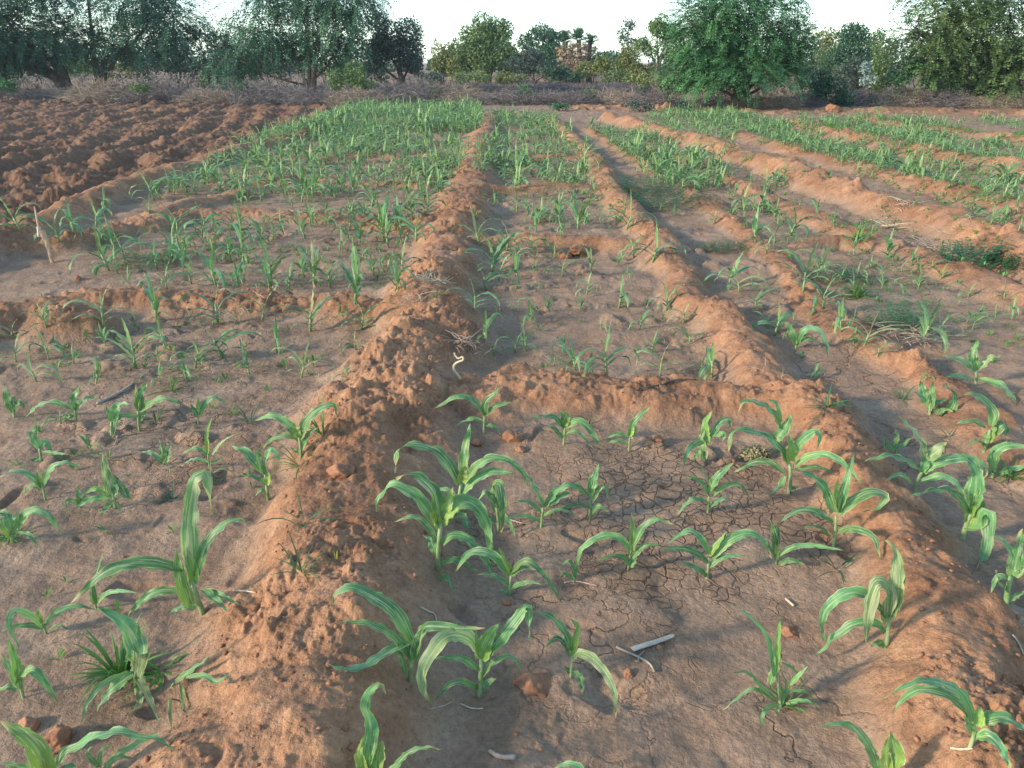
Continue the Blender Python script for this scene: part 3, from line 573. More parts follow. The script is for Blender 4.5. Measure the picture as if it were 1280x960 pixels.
('E', 'seedling with broad left leaf curling to the ground, centre of the left bed’s near part', (697, 235), (692, 120), [
  ([(697, 135), (700, 50), (742, -15)], 44, ''), ([(690, 125), (680, 0)], 28, 'y'), ([(702, 135), (780, 83), (850, 78), (912, 108)], 40, ''), ([(693, 160), (640, 160), (590, 172), (560, 275)], 32, ''), ([(700, 180), (730, 115)], 28, '')]),
('E', 'single-leaf seedling touching the one with the curling leaf', (555, 262), (558, 190), [([(558, 185), (590, 110), (645, 98)], 46, ''), ([(552, 185), (528, 105)], 20, ''), ([(555, 200), (580, 165)], 20, '')]),
('E', 'short seedling with paired leaves near the grey silt at the left foot of the ridge', (990, 205), (995, 150), [
  ([(990, 165), (950, 98)], 30, ''), ([(1000, 155), (1030, 90), (1080, 68), (1150, 112)], 30, ''), ([(990, 130), (990, 60)], 20, 'y')]),
('E', 'spindly seedling with yellow upright stem in the left bed', (1050, 425), (1040, 340), [
  ([(1040, 345), (1035, 240), (1062, 165)], 22, 'y'), ([(1035, 355), (980, 320), (912, 347)], 28, ''), ([(1040, 392), (970, 375), (903, 410)], 20, ''), ([(1060, 355), (1110, 290), (1182, 248)], 17, 'd'), ([(1055, 395), (1130, 370)], 14, '')]),
('E', 'stunted broom-shaped seedling with cropped leaves in the left bed', (818, 405), (818, 385), [
  ([(810, 390), (760, 345), (706, 338)], 26, ''), ([(812, 390), (798, 280)], 22, ''), ([(820, 390), (827, 285)], 22, ''), ([(828, 390), (858, 290)], 24, ''), ([(835, 390), (852, 330)], 24, ''), ([(812, 395), (785, 400)], 15, '')]),
('E', 'seedling with clasped upright leaf and thin dry tip, above the open Y-shaped one', (205, 385), (195, 315), [
  ([(195, 320), (160, 250), (180, 215)], 40, ''), ([(200, 320), (230, 298), (262, 352)], 34, ''), ([(185, 280), (172, 150)], 12, 'd'), ([(205, 370), (170, 380), (140, 375)], 22, ''), ([(210, 340), (270, 345), (340, 352)], 18, '')]),
('E', 'two-armed seedling like an open Y near the left edge', (225, 582), (210, 505), [
  ([(210, 520), (150, 460), (80, 435), (-10, 465)], 34, ''), ([(215, 505), (250, 430), (320, 393), (412, 417)], 34, ''), ([(203, 515), (185, 428)], 26, 'y'), ([(208, 525), (150, 510), (113, 555)], 24, '')]),
('E', 'maize with whitish dried upright leaf in the left bed', (575, 620), (560, 540), [
  ([(560, 565), (530, 440), (510, 342)], 50, 'd'), ([(570, 560), (580, 500), (562, 455)], 36, ''), ([(640, 570), (610, 520), (570, 455)], 36, ''), ([(560, 585), (500, 665)], 30, ''), ([(545, 570), (450, 578), (375, 622)], 34, ''), ([(545, 560), (480, 523), (415, 550)], 30, 'y'), ([(590, 575), (640, 570), (672, 602)], 16, 'd'), ([(590, 600), (600, 640)], 14, '')]),
('E', 'small seedling pressed against the left side of the whitish-leaved plant', (400, 622), (398, 580), [([(400, 602), (388, 505)], 28, ''), ([(405, 600), (430, 550)], 24, ''), ([(395, 605), (340, 580), (330, 630)], 20, '')]),
('E', 'bushy maize at the left edge with one leaf arching right', (60, 790), (60, 720), [
  ([(80, 720), (130, 648), (200, 637), (260, 680), (302, 752)], 42, ''), ([(60, 730), (30, 650), (-10, 635)], 62, ''), ([(90, 745), (150, 758), (197, 825)], 24, ''), ([(50, 760), (0, 700), (-30, 720)], 40, 'y'), ([(60, 760), (90, 690), (95, 650)], 34, ''), ([(40, 780), (-20, 770)], 30, '')]),
('E', 'narrow upright seedling at the left edge, above the open Y-shaped one', (70, 165), (68, 120), [([(65, 142), (40, 80), (22, -5)], 38, ''), ([(75, 132), (100, 85), (128, 135)], 22, ''), ([(70, 125), (65, 55)], 28, '')]),
('L', 'maize with two browned leaf tips raised like horns near the right edge', (1042, 965), (1040, 890), [
  ([(1038, 895), (960, 838), (865, 812)], 34, 'd'), ([(1040, 895), (1025, 820), (1052, 738)], 48, ''), ([(1050, 890), (1110, 830), (1168, 820)], 38, 'd'), ([(1030, 945), (950, 918), (888, 925)], 32, ''), ([(1055, 935), (1150, 960), (1200, 1000), (1242, 1065)], 38, '')]),
('L', 'maize in the furrow with a leaf sweeping right, right of the ridge end', (140, 785), (140, 740), [
  ([(140, 770), (170, 700), (240, 685), (290, 760), (302, 840)], 34, ''), ([(138, 760), (110, 680), (75, 645)], 34, ''), ([(145, 760), (200, 735), (280, 760)], 26, ''), ([(135, 760), (130, 710)], 24, 'y'), ([(145, 790), (175, 830)], 30, '')]),
]
PROTO_BY = []
def cam_dir(p): return (CAM - p).normalized()
def build_traced(k, crop, label, base, top, leaves):
    ox, oy = CR[crop]; r = random.Random(100 + k)
    def P(c): return (ox + c[0] / 4, oy + c[1] / 4)
    bx, by = P(base); G = ground_at(bx, by)
    dep = (G - CAM).length
    def lift(px, py, phi, sgn):
        n = Vector((-math.sin(phi), math.cos(phi) * sgn, 0))
        d = ray(px, py); den = n.dot(d)
        t = n.dot(G - CAM) / den
        return CAM + d * t
    root = bpy.data.objects.new('maize_seedling', None); C.objects.link(root); root.location = G
    root.empty_display_size = .05
    tag(root, label, 'maize plant')
    pxm = dep / F / 4.0
    maxw = max(l[1] for l in leaves)
    st = MB()
    tp = lift(*P(top), 0, 1); tp.z = max(tp.z, G.z + .01)
    rad = max(.0028, maxw * pxm * .16)
    tube(st, [Vector((0, 0, -.02)), (tp - G) * .5 + Vector((r.uniform(-1, 1), 0, 0)) * rad * .5, (tp - G)], rad, rad * .7, 8, 5, tint=0.0)
    link('stalk', st.mesh('stalk', M_STALK), root)
    for pts, w, kind in leaves:
        px = [P(c) for c in pts]
        sgn = 1
        dirx = px[-1][0] - bx
        s = 1 if dirx >= 0 else -1
        phi = math.radians(r.uniform(-22, 18))
        while True:
            Q = [lift(x, y, -phi * s if False else phi * s, 1) for x, y in px]
            gzv = terrain(np.array([q.x for q in Q]), np.array([q.y for q in Q]))[0]
            if all(q.z > g + .006 for q, g in zip(Q[1:], gzv[1:])) or phi < math.radians(-62): break
            phi -= math.radians(8)
        for i, (q, g) in enumerate(zip(Q, gzv)):
            if i and q.z < g + .006:
                gp = ground_at(*px[i]); Q[i] = gp + (CAM - gp).normalized() * .012
            if (Q[i] - G).length > dep * .45: Q[i] = lift(px[i][0], px[i][1], 0, 1)
        wr = w * pxm * .98
        mb = MB()
        N0 = (UPV * .55 + cam_dir(G) * .75 + Vector((r.uniform(-.35, .35), r.uniform(-.2, .2), 0))).normalized()
        tint = {'': lambda t: max(0.0, .35 - t * .8), 'y': lambda t: max(.15, .95 - t * .55), 'd': lambda t: .1}[kind]
        blade(mb, [q - G for q in Q], wr, N0, tint, n=24 if w > 35 else 16, across=6 if w > 35 else 4, wave=.9 if kind != 'y' else .5, fold=.3 if kind != 'y' else .55, twist=r.uniform(-.7, .7), r=r, base_w=.5 if kind != 'y' else .6)
        link('leaf', mb.mesh('leaf', M_LEAF_DRY if kind == 'd' else M_LEAF), root)
    return root
for k, (crop, label, base, top, leaves) in enumerate(PLANTS): build_traced(k, crop, label, base, top, leaves)
print('traced', len(PLANTS))

# ------------------------------------------------------------------ generic seedlings, unit height
def seedling(seed, style='fan', n=12, across=4):
    r = random.Random(seed); S, Lf = MB(), MB()
    sh = r.uniform(.3, .42); lean = Vector((r.uniform(-.08, .08), r.uniform(-.08, .08), 0))
    az0 = r.uniform(0, math.pi); nl = r.choice([5, 6, 6, 7]) if style != 'grass' else 7
    tube(S, [Vector((0, 0, -.05)), lean * .5 + Vector((0, 0, sh * .5)), lean + Vector((0, 0, sh))], .026, .018, 5, 3)
    for k in range(nl):
        q = k / (nl - 1); z0 = sh * (.22 + .78 * q)
        az = az0 + (k % 2) * math.pi + r.uniform(-.45, .45)
        o = Vector((math.cos(az), math.sin(az), 0))
        el = math.radians(r.uniform(38, 58) + 20 * q); L = r.uniform(.62, .98) * (1.0 if .2 < q < .95 else .7) * (1.15 if style == 'fan' else .9)
        dr = r.uniform(1.9, 3.0) * (1.15 - .4 * q) if style == 'fan' else r.uniform(.7, 1.6)
        if k == nl - 1: el = math.radians(r.uniform(76, 88)); dr = r.uniform(0, .9); L = (1 - z0) * r.uniform(.75, 1.05)
        p = lean * (z0 / sh) + Vector((0, 0, z0)); P = [p.copy()]; m = 6; a = el
        for i in range(m):
            a -= dr / m * (0.5 + i * .22)
            p = p + (o * math.cos(a) + UPV * math.sin(a)) * (L / m)
            if p.z < .01: p.z = .01
            P.append(p.copy())
        w = r.uniform(.085, .125) * (1 if q > .2 else .75)
        side = Vector((-o.y, o.x, 0)); w = w * (.7 if q > .95 else 1)
        blade(Lf, P, w, UPV, (lambda t, q=q: max(0.0, (.15 + .35 * (q > .85)) - t * .6)), n, across, wave=.9, fold=.3, twist=r.uniform(-.9, .9), r=r, side=side)
    return S, Lf
NV = 16
VAR = []
for i in range(NV):
    S, Lf = seedling(500 + i, 'fan' if i % 4 else 'upright')
    VAR.append((S.mesh('stalk', M_STALK), Lf.mesh('leaves', M_LEAF if i % 5 else M_LEAF_DRY)))
SMALL = []
for i in range(10):
    S, Lf = seedling(800 + i, 'fan', 9, 2)
    S.merge(Lf); k = len(S.f) - len(Lf.f)
    S.mi = [0] * k + [1] * len(Lf.f)
    SMALL.append(S)
SMALL_ME = [s.mesh('maize_seedling', [M_STALK, M_LEAF]) for s in SMALL]

MID = dict(
I=[(110,205,170),(300,250,160),(370,205,130),(480,188,150),(530,100,110),(745,105,80),(590,410,110),(625,340,150),(785,385,110),(835,485,120),(890,210,140),(1020,210,150),(860,300,130),(920,340,110),(1045,290,80),(1085,480,190),(1195,480,130),(1210,290,180),(1150,350,100),(960,460,100),(645,460,70),(235,680,120),(520,680,180),(530,770,110),(785,640,190),(830,770,150),(680,885,260),(80,850,110),(60,740,90),(185,950,130),(245,840,140),(370,860,90),(480,960,130),(800,860,80),(975,880,140),(935,950,120),(1110,830,180),(1090,660,190),(1245,910,140),(800,960,90),(430,740,70)],
J=[(75,475,290),(165,490,120),(290,470,180),(370,480,170),(185,80,80),(350,110,80),(475,120,90),(635,230,180),(670,200,90),(520,260,120),(495,560,330),(525,690,160),(695,500,200),(735,400,220),(780,140,140),(715,490,100),(800,250,140),(590,420,120),(640,400,120),(850,110,120),(270,700,180),(30,640,140),(100,800,200),(225,930,210),(500,790,110),(450,930,70),(1120,270,200),(1180,400,180),(1095,595,140),(1150,490,130),(1145,760,160),(1190,820,70),(1255,300,160),(430,300,110),(250,330,90)],
K=[(30,340,80),(105,300,80),(215,330,110),(120,200,120),(245,215,80),(330,190,180),(205,150,60),(110,410,70),(250,420,110),(345,330,60),(400,400,110),(375,515,100),(340,600,80),(535,580,150),(580,430,60),(610,330,110),(530,370,60),(700,355,150),(570,190,150),(445,160,90),(560,100,80),(130,490,60),(180,600,80),(100,660,110),(70,800,130),(15,800,100),(20,600,90),(262,800,90),(210,870,90),(315,890,130),(475,905,190),(450,690,60),(635,685,90),(750,650,50),(770,600,150),(855,660,90),(890,760,100),(700,800,90),(740,920,150),(1000,930,180),(950,900,90),(270,900,80),(1080,470,140),(1140,500,120),(1215,590,130),(1280,680,80),(1220,250,150),(1270,310,80),(1015,160,70),(810,120,60),(740,100,80),(1160,130,90)],
L=[(30,720,170),(90,740,80),(30,270,90),(110,220,140),(95,260,70),(175,500,250),(245,420,130),(275,580,160),(215,620,90),(365,700,200),(480,770,150),(430,780,90),(425,660,70),(545,830,90),(260,400,110),(240,110,70),(330,180,90),(485,190,60),(600,330,130),(620,350,60),(715,370,90),(670,400,70),(820,385,70),(865,440,80),(510,380,60),(450,440,80),(425,500,100),(565,490,80),(730,470,70),(680,520,60),(770,750,190),(860,710,110),(650,680,60),(1000,530,80),(1180,540,80),(1215,630,100),(945,570,60),(1045,640,80),(1020,690,90),(1270,700,60),(1135,640,60),(235,940,80),(780,950,60),(1000,140,60),(1110,170,100),(940,50,60),(1200,150,50),(1250,200,60)])
def plant_h(px, py, hpx, G):
    d = ray(px, py); dep = (G - CAM).dot(Vector((0, cp, -sp_)))
    cosv = math.hypot(d.x, d.y) / d.length
    return hpx / 4 * dep / F / max(.3, cosv * 1.0 + .12)
CELLS = [  # named by things one can find; test on px position
 ('in the middle bed’s nearest basin', lambda x, y: 575 < x < 960 and 320 <= y < 492 and x < 700 + (y - 150) * .75),
 ('beyond the dark broken clod', lambda x, y: 570 < x < 860 and y < 320 and x < 700 + (y - 150) * .78),
 ('on the bank behind the stake', lambda x, y: x < 190 and y < 300),
 ('near the left weed mat', lambda x, y: x < 330 and y < 375),
 ('in the crowded left bed', lambda x, y: x < 575 and y < 375),
 ('below the left bed’s dark bund', lambda x, y: x < 575 and y >= 375),
 ('along the pale furrow', lambda x, y: x < 1000 + (y - 300) * .45 and x > 800 + (y - 250) * .78 and x < 860 + (y - 250) * 1.15),
 ('left of the feathery weed bush', lambda x, y: x < 900 + (y - 240) * 1.1),
 ('in the wide right bed', lambda x, y: True),
]
mids = []
for c, lst in MID.items():
    ox, oy = CR[c]
    for X, Y, h in lst: mids.append((ox + X / 4, oy + Y / 4, h))
by_cell = {}
for m in mids:
    for ci, (nm, fn) in enumerate(CELLS):
        if fn(m[0], m[1]): by_cell.setdefault(ci, []).append(m); break
ORD = ['first', 'second', 'third', 'fourth', 'fifth', 'sixth', 'seventh', 'eighth', 'ninth', 'tenth', 'eleventh', 'twelfth']
r = random.Random(11); cnt = 0; TALL = []
for ci, lst in by_cell.items():
    lst.sort(key=lambda m: -m[1]); nrow = max(1, math.ceil(len(lst) / 8)); per = math.ceil(len(lst) / nrow)
    for row in range(nrow):
        seg = sorted(lst[row * per:(row + 1) * per], key=lambda m: m[0])
        rown = {1: [''], 2: ['front half', 'back half'], 3: ['front row', 'middle row', 'back row'], 4: ['front row', 'second row', 'third row', 'back row'], 5: ['front row', 'second row', 'third row', 'fourth row', 'back row'], 6: ['front row', 'second row', 'third row', 'fourth row', 'fifth row', 'back row'], 7: ['front row', 'second row', 'third row', 'fourth row', 'fifth row', 'sixth row', 'back row']}[min(nrow, 7)][row]
        for i, (px, py, h) in enumerate(seg):
            G = ground_at(px, py); hm = plant_h(px, py, h, G); s = hm * 1.5
            v = r.randrange(NV)
            if h > 220: v = r.choice([0, 4, 8, 12])
            root = bpy.data.objects.new('maize_seedling', None); C.objects.link(root); root.location = G; root.empty_display_size = .05
            root.rotation_euler = (r.uniform(-.1, .1), r.uniform(-.1, .1), r.uniform(0, 6.28))
            sx = s * r.uniform(.95, 1.25) if h < 200 else s * .75
            if h >= 200: s *= .78
            root.scale = (sx, sx, s)
            for me, nme in zip(VAR[v], ('stalk', 'leaves')): link(nme, me, root)
            size = 'tall' if h >= 170 else 'mid-sized' if h >= 100 else 'small'
            tag(root, '%s maize seedling %s, %s from left%s' % (size, CELLS[ci][0], ORD[i], (', ' + rown) if rown else ''), 'maize plant', 'maize seedlings in the irrigated beds')
            cnt += 1
print('mid', cnt)

# the far ends of the beds: evenly over the ground inside each strip
def inside(px, py, poly):
    n = len(poly); c = False; j = n - 1
    for i in range(n):
        xi, yi = poly[i]; xj, yj = poly[j]
        if (yi > py) != (yj > py) and px < (xj - xi) * (py - yi) / (yj - yi) + xi: c = not c
        j = i
    return c
FAR = [
 ('left bed near', [(130, 300), (240, 285), (520, 265), (478, 366), (300, 370), (90, 370)], 8, .25, .08), ('left bed mid', [(60, 400), (440, 400), (330, 600), (0, 600), (0, 450)], 5, .10, .03), ('middle mid', [(605, 300), (760, 300), (745, 240), (605, 240)], 5, .22, .06), ('middle left', [(600, 440), (660, 440), (650, 310), (605, 310)], 4, .22, .06), ('right near', [(960, 290), (1000, 262), (1270, 372), (1270, 470), (1120, 420)], 3.5, .16, .04),  # polygon in the photograph (to read the strip's place), plants per square metre, height
 ('left bed', [(185, 255), (330, 172), (440, 136), (478, 128), (600, 133), (604, 150), (575, 235), (552, 258), (420, 262), (240, 258)], 11, .31, .08),
 ('left bed edge', [(355, 172), (440, 136), (520, 128), (600, 132), (602, 165), (420, 180)], 6, .36, .09),
 ('middle bed', [(590, 238), (618, 142), (680, 148), (725, 185), (762, 240)], 10, .30, .09),
 ('right bed a', [(735, 165), (790, 165), (870, 205), (905, 238), (830, 238)], 22, .26, .08),
 ('right bed a2', [(800, 235), (860, 215), (960, 262), (985, 300), (900, 250)], 15, .24, .08),
 ('right bed b', [(800, 165), (830, 160), (1000, 238), (950, 240), (890, 215)], 16, .18, .07),
 ('far right bed', [(850, 160), (900, 140), (985, 155), (1090, 200), (1280, 258), (1280, 300), (1180, 258), (1010, 200)], 24, .22, .07),
 ('far right strip', [(1000, 150), (1060, 150), (1280, 188), (1280, 240), (1100, 195)], 20, .22, .07),
 ('last strip', [(1080, 150), (1280, 150), (1280, 172), (1150, 160)], 9, .22, .06),
 ('far middle strip', [(800, 150), (830, 140), (930, 140), (900, 152), (840, 160)], 18, .24, .06),
]
far = []
r = random.Random(5)
for nm, poly, dens, hm, hv in FAR:
    wp = [on_plane(x, y) for x, y in poly]
    x0, x1 = min(p.x for p in wp), max(p.x for p in wp); y0, y1 = min(p.y for p in wp), max(p.y for p in wp)
    wpoly = [(p.x, p.y) for p in wp]
    n = int((x1 - x0) * (y1 - y0) * dens)
    for _ in range(n):
        x, y = r.uniform(x0, x1), r.uniform(y0, y1)
        if not inside(x, y, wpoly): continue
        if vnoise(np.array([x * .8]), np.array([y * .8]), 321)[0] < -.24: continue
        far.append((x, y, max(.12, r.gauss(hm, hv))))
xs = np.array([f[0] for f in far]); ys = np.array([f[1] for f in far]); zs = terrain(xs, ys)[0]
order = sorted(range(len(far)), key=lambda i: far[i][1])
NI = 300 - cnt - len(PLANTS)
FARN = {'left': 'in the dense left stand', 'middle': 'at the middle bed’s far end', 'right': 'in beds beyond the lit ridge'}
sel = {}
for i in order[:NI]:
    x, y, h = far[i]; sel.setdefault('left' if x < on_plane(600, 230).x else 'middle' if x < on_plane(760, 230).x else 'right', []).append(i)
flab = {}
ROWN = ['nearest', 'second', 'third', 'fourth', 'fifth', 'sixth', 'seventh', 'eighth', 'ninth']
for sdn, ids in sel.items():
    for q in range(0, len(ids), 9):
        for n_, i in enumerate(sorted(ids[q:q + 9], key=lambda i: far[i][0] / far[i][1])):
            flab[i] = ('leafy maize plant %s, %s from left in its %s row' % (FARN[sdn], ORD[n_], ROWN[q // 9]), 'crowded %s maize plants' % sdn)
stand = MB()
for j, i in enumerate(order):
    x, y, h = far[i]; v = r.randrange(10)
    if j < NI:
        o = link('maize_seedling', SMALL_ME[v], None, (x, y, zs[i])); o.rotation_euler.z = r.uniform(0, 6.28); o.scale = (h * 1.1, h * 1.1, h)
        tag(o, flab[i][0], 'maize plant', flab[i][1])
    else:
        M = Matrix.Translation((x, y, zs[i])) @ Matrix.Rotation(r.uniform(0, 6.28), 4, 'Z') @ Matrix.Diagonal((h * 1.15, h * 1.15, h, 1))
        stand.merge(SMALL[v], M)
tag(link('maize_stand', stand.mesh('maize_stand', [M_STALK, M_LEAF])), 'dense green stand of young maize filling the far beds', 'maize', kind='stuff')
print('far', len(far), 'individual', NI, 'faces', len(stand.f))

# ------------------------------------------------------------------ weeds
def grass_tuft(seed, n, L, w, spread=1.0):
    r = random.Random(seed); mb = MB()
    for _ in range(n):
        az = r.uniform(0, 6.28); o = Vector((math.cos(az), math.sin(az), 0)); el = r.uniform(.35, 1.5); l = L * r.uniform(.4, 1.1)
        p = o * r.uniform(0, L * .18 * spread); P = [p.copy()]
        dr = r.uniform(.3, 1.6)
        for i in range(4):
            el -= dr / 4; p = p + (o * math.cos(el) * spread + UPV * math.sin(el)) * l / 4; p.z = max(p.z, .004); P.append(p.copy())
        blade(mb, P, w * r.uniform(.6, 1.2), UPV, 0.0, 6, 2, wave=.2, fold=.4, twist=r.uniform(-.6, .6), r=r, side=(-o.y, o.x, 0))
    return mb
def fern_patch(seed, R, n, hgt, lw):
    r = random.Random(seed); mb = MB()
    for _ in range(n):
        a = r.uniform(0, 6.28); q = R * math.sqrt(r.random()); b = Vector((q * math.cos(a), q * math.sin(a) * .8, 0))
        az = r.uniform(0, 6.28); o = Vector((math.cos(az), math.sin(az), 0)); L = hgt * r.uniform(.6, 1.3) * (1.15 - .5 * q / R)
        P = [b, b + (o * .3 + UPV * .8) * L * .6, b + (o * .75 + UPV * .95) * L]
        Q = resample(P, 7); side = Vector((-o.y, o.x, 0))
        for i in range(1, 7):
            for s in (-1, 1):
                l = L * .32 * (1 - i / 9)
                d = (side * s + o * .4 + UPV * r.uniform(-.1, .3)).normalized()
                p0 = Q[i]; p1 = p0 + d * l; wv = (UPV * .3 + o).normalized() * lw
                mb.face((mb.add(p0), mb.add(p0 + d * l * .5 + wv), mb.add(p1), mb.add(p0 + d * l * .5 - wv)))
    return mb
def weed(px, py, name, mb, m, label, cat, group=None, rz=0.0, s=1.0):
    G = ground_at(px, py); o = link(name, mb.mesh(name, m), None, G); o.rotation_euler.z = rz; o.scale = (s, s, s)
    return tag(o, label, cat, group)
weed(152, 845, 'grass_tuft', grass_tuft(1, 62, .19, .011, .75), M_GRASS, 'thick grass tuft around the broad-leaved maize at lower left', 'weed')
weed(203, 838, 'grass_tuft', grass_tuft(2, 16, .13, .010), M_GRASS, 'upright grassy shoots right of the thick tuft, at the ridge foot', 'weed')
weed(15, 672, 'grass_tuft', grass_tuft(3, 26, .13, .008), M_GRASS, 'grass tuft under the bushy maize at the left edge', 'weed')
weed(980, 880, 'grass_tuft', grass_tuft(4, 20, .10, .006), M_GRASS, 'wispy grass at the foot of the seedling with scattered shoots', 'weed')
weed(381, 652, 'grass_tuft', grass_tuft(5, 8, .17, .006), M_WEED, 'upper of two thin grass tufts on the centre ridge’s left slope', 'weed')
weed(377, 715, 'grass_tuft', grass_tuft(6, 16, .13, .005), M_WEED, 'thin tangled grass tuft on the left slope of the centre ridge, lower of two', 'weed')
weed(421, 702, 'grass_sprig', grass_tuft(8, 4, .075, .005, .6), M_YELLOW, 'tiny yellow grass sprig on top of the centre ridge', 'weed')
weed(216, 625, 'grass_tuft', grass_tuft(9, 14, .11, .005), M_WEED, 'dull wispy grass behind the tall torn-leaf plant', 'weed')
weed(1262, 598, 'grass_tuft', grass_tuft(10, 30, .12, .007), M_GRASS, 'low grass mat under the broad arch at the right edge', 'weed')
weed(376, 583, 'grass_tuft', grass_tuft(11, 22, .16, .006), M_GRASS, 'grassy shoots under the wide arching seedling, left slope of the centre ridge', 'weed')
weed(404, 545, 'grass_tuft', grass_tuft(12, 14, .17, .008), M_GRASS, 'leafy weed shoots climbing the left slope of the centre ridge', 'weed')
weed(195, 527, 'grass_tuft', grass_tuft(13, 14, .11, .006), M_WEED, 'dark flat weed right of the curling-leaf seedling, left bed', 'weed')
weed(265, 510, 'grass_tuft', grass_tuft(14, 10, .09, .006), M_GRASS, 'small grass clump on silt behind the short paired seedling', 'weed')
weed(290, 518, 'grass_tuft', grass_tuft(15, 10, .10, .006), M_GRASS, 'small pale grass clump near the ridge, right one of a pair', 'weed')
weed(312, 528, 'grass_tuft', grass_tuft(21, 10, .12, .006), M_WEED, 'dull grey-green weed at the left edge of the ridge foot', 'weed')
weed(25, 582, 'grass_tuft', grass_tuft(22, 8, .07, .006), M_GRASS, 'tiny weed beside the clasped upright seedling at left', 'weed')
weed(215, 488, 'grass_tuft', grass_tuft(23, 22, .12, .009), M_GRASS, 'leafy weed clump at the upper right end of the half-buried stick', 'weed')
weed(735, 530, 'grass_tuft', grass_tuft(16, 12, .09, .006), M_WEED, 'dark small weed beside the bent seedling under the cross bund', 'weed')
weed(1047, 712, 'grass_tuft', grass_tuft(17, 8, .10, .006, 1.4), M_WEED, 'flat dark weed lying right of the near bed’s cracked mud', 'weed')
weed(1033, 508, 'grass_tuft', grass_tuft(18, 22, .13, .008, 1.2), M_WEED, 'flattened weed in the furrow where the right ridge breaks', 'weed')
weed(1128, 500, 'grass_tuft', grass_tuft(24, 14, .09, .006, 1.3), M_WEED, 'faint flat weed on the pale furrow silt', 'weed')
weed(1185, 548, 'grass_tuft', grass_tuft(25, 10, .07, .006, 1.3), M_WEED, 'small flat weed near the brown-spotted maize', 'weed')
weed(1070, 372, 'leafy_weed', grass_tuft(19, 60, .22, .010), M_GRASS, 'leafy weed bush on the right bed', 'weed')
weed(1072, 300, 'leafy_weed', grass_tuft(20, 70, .22, .010), M_GRASS, 'round grassy weed bush beside dry stubble', 'weed')
weed(1120, 408, 'feathery_weed', fern_patch(30, .2, 150, .17, .004), M_WEED, 'dense feathery weed bush on the right bed', 'weed')
weed(828, 258, 'feathery_weed', fern_patch(31, .6, 300, .2, .006), M_WEED, 'dark feathery weed mass filling the furrow head right of the ridge', 'weed')
weed(800, 240, 'feathery_weed', fern_patch(38, .45, 260, .2, .006), M_WEED, 'dark feathery weed mass, the farther of two in the furrow head', 'weed')
weed(1238, 330, 'creeping_weed', fern_patch(32, .48, 260, .13, .014), M_WEED, 'sprawling dark leafy creeper on the lit ridge at right', 'weed')
weed(1052, 352, 'feathery_weed', fern_patch(33, .22, 120, .12, .005), M_WEED, 'low feathery weeds between the small ridge and the right bed', 'weed')
weed(905, 312, 'feathery_weed', fern_patch(34, .25, 160, .07, .006), M_WEED, 'low bluish weeds on the pale furrow silt', 'weed')
weed(185, 330, 'feathery_weed', fern_patch(35, .32, 240, .08, .005), M_WEED, 'low feathery weed mat in the left bed', 'weed')
weed(545, 372, 'grass_tuft', grass_tuft(26, 18, .1, .006), M_WEED, 'wispy weeds on the shaded side of the centre ridge', 'weed')
# ground cover in the beds: nobody could count it
def ground_cover():
    r = random.Random(77); mb = MB(); pts = []
    zones = [([(590, 300), (618, 142), (700, 160), (800, 300)], 70), ([(230, 260), (430, 160), (600, 140), (560, 280)], 60), ([(300, 360), (240, 285), (520, 270), (480, 365)], 110),
             ([(100, 360), (300, 290), (330, 360)], 60), ([(610, 470), (640, 310), (820, 310), (930, 470)], 10), ([(20, 640), (40, 400), (450, 400), (330, 600)], 40), ([(20, 900), (20, 620), (330, 600), (200, 760)], 14),
             ([(900, 270), (1000, 250), (1280, 370), (1280, 470), (1100, 420)], 60), ([(830, 200), (930, 200), (1280, 300), (1280, 340), (1050, 280)], 50), ([(900, 150), (1280, 165), (1280, 290), (1100, 230)], 130), ([(740, 170), (860, 200), (980, 270), (900, 260)], 100)]
    for poly, dens in zones:
        wp = [on_plane(x, y) for x, y in poly]; wpoly = [(p.x, p.y) for p in wp]
        x0, x1 = min(p.x for p in wp), max(p.x for p in wp); y0, y1 = min(p.y for p in wp), max(p.y for p in wp)
        for _ in range(int((x1 - x0) * (y1 - y0) * dens)):
            x, y = r.uniform(x0, x1), r.uniform(y0, y1)
            if inside(x, y, wpoly): pts.append((x, y))
    xs = np.array([p[0] for p in pts]); ys = np.array([p[1] for p in pts]); z = terrain(xs, ys)[0]; cl = fbm(xs * 1.5, ys * 1.5, 2, 909)
    for (x, y), zz, c in zip(pts, z, cl):
        if c < r.uniform(-.3, .25): continue
        k = r.randint(3, 6); s = r.uniform(.018, .045) * (1 + .04 * y)
        for _ in range(k):
            az = r.uniform(0, 6.28); el = r.uniform(.3, 1.3); d = Vector((math.cos(az) * math.cos(el), math.sin(az) * math.cos(el), math.sin(el)))
            sd_ = Vector((-math.sin(az), math.cos(az), 0)) * s * .13; b = Vector((x, y, zz)) + d * s * .05
            mb.face((mb.add(b - sd_ * .4), mb.add(b + d * s * .55 + sd_), mb.add(b + d * s + UPV * -s * .1), mb.add(b + d * s * .55 - sd_)))
    tag(link('ground_weeds', mb.mesh('ground_weeds', M_GRASS)), 'tiny weeds and sprouts scattered over the silted beds', 'weeds', kind='stuff')
    print('cover', len(mb.f))
ground_cover()

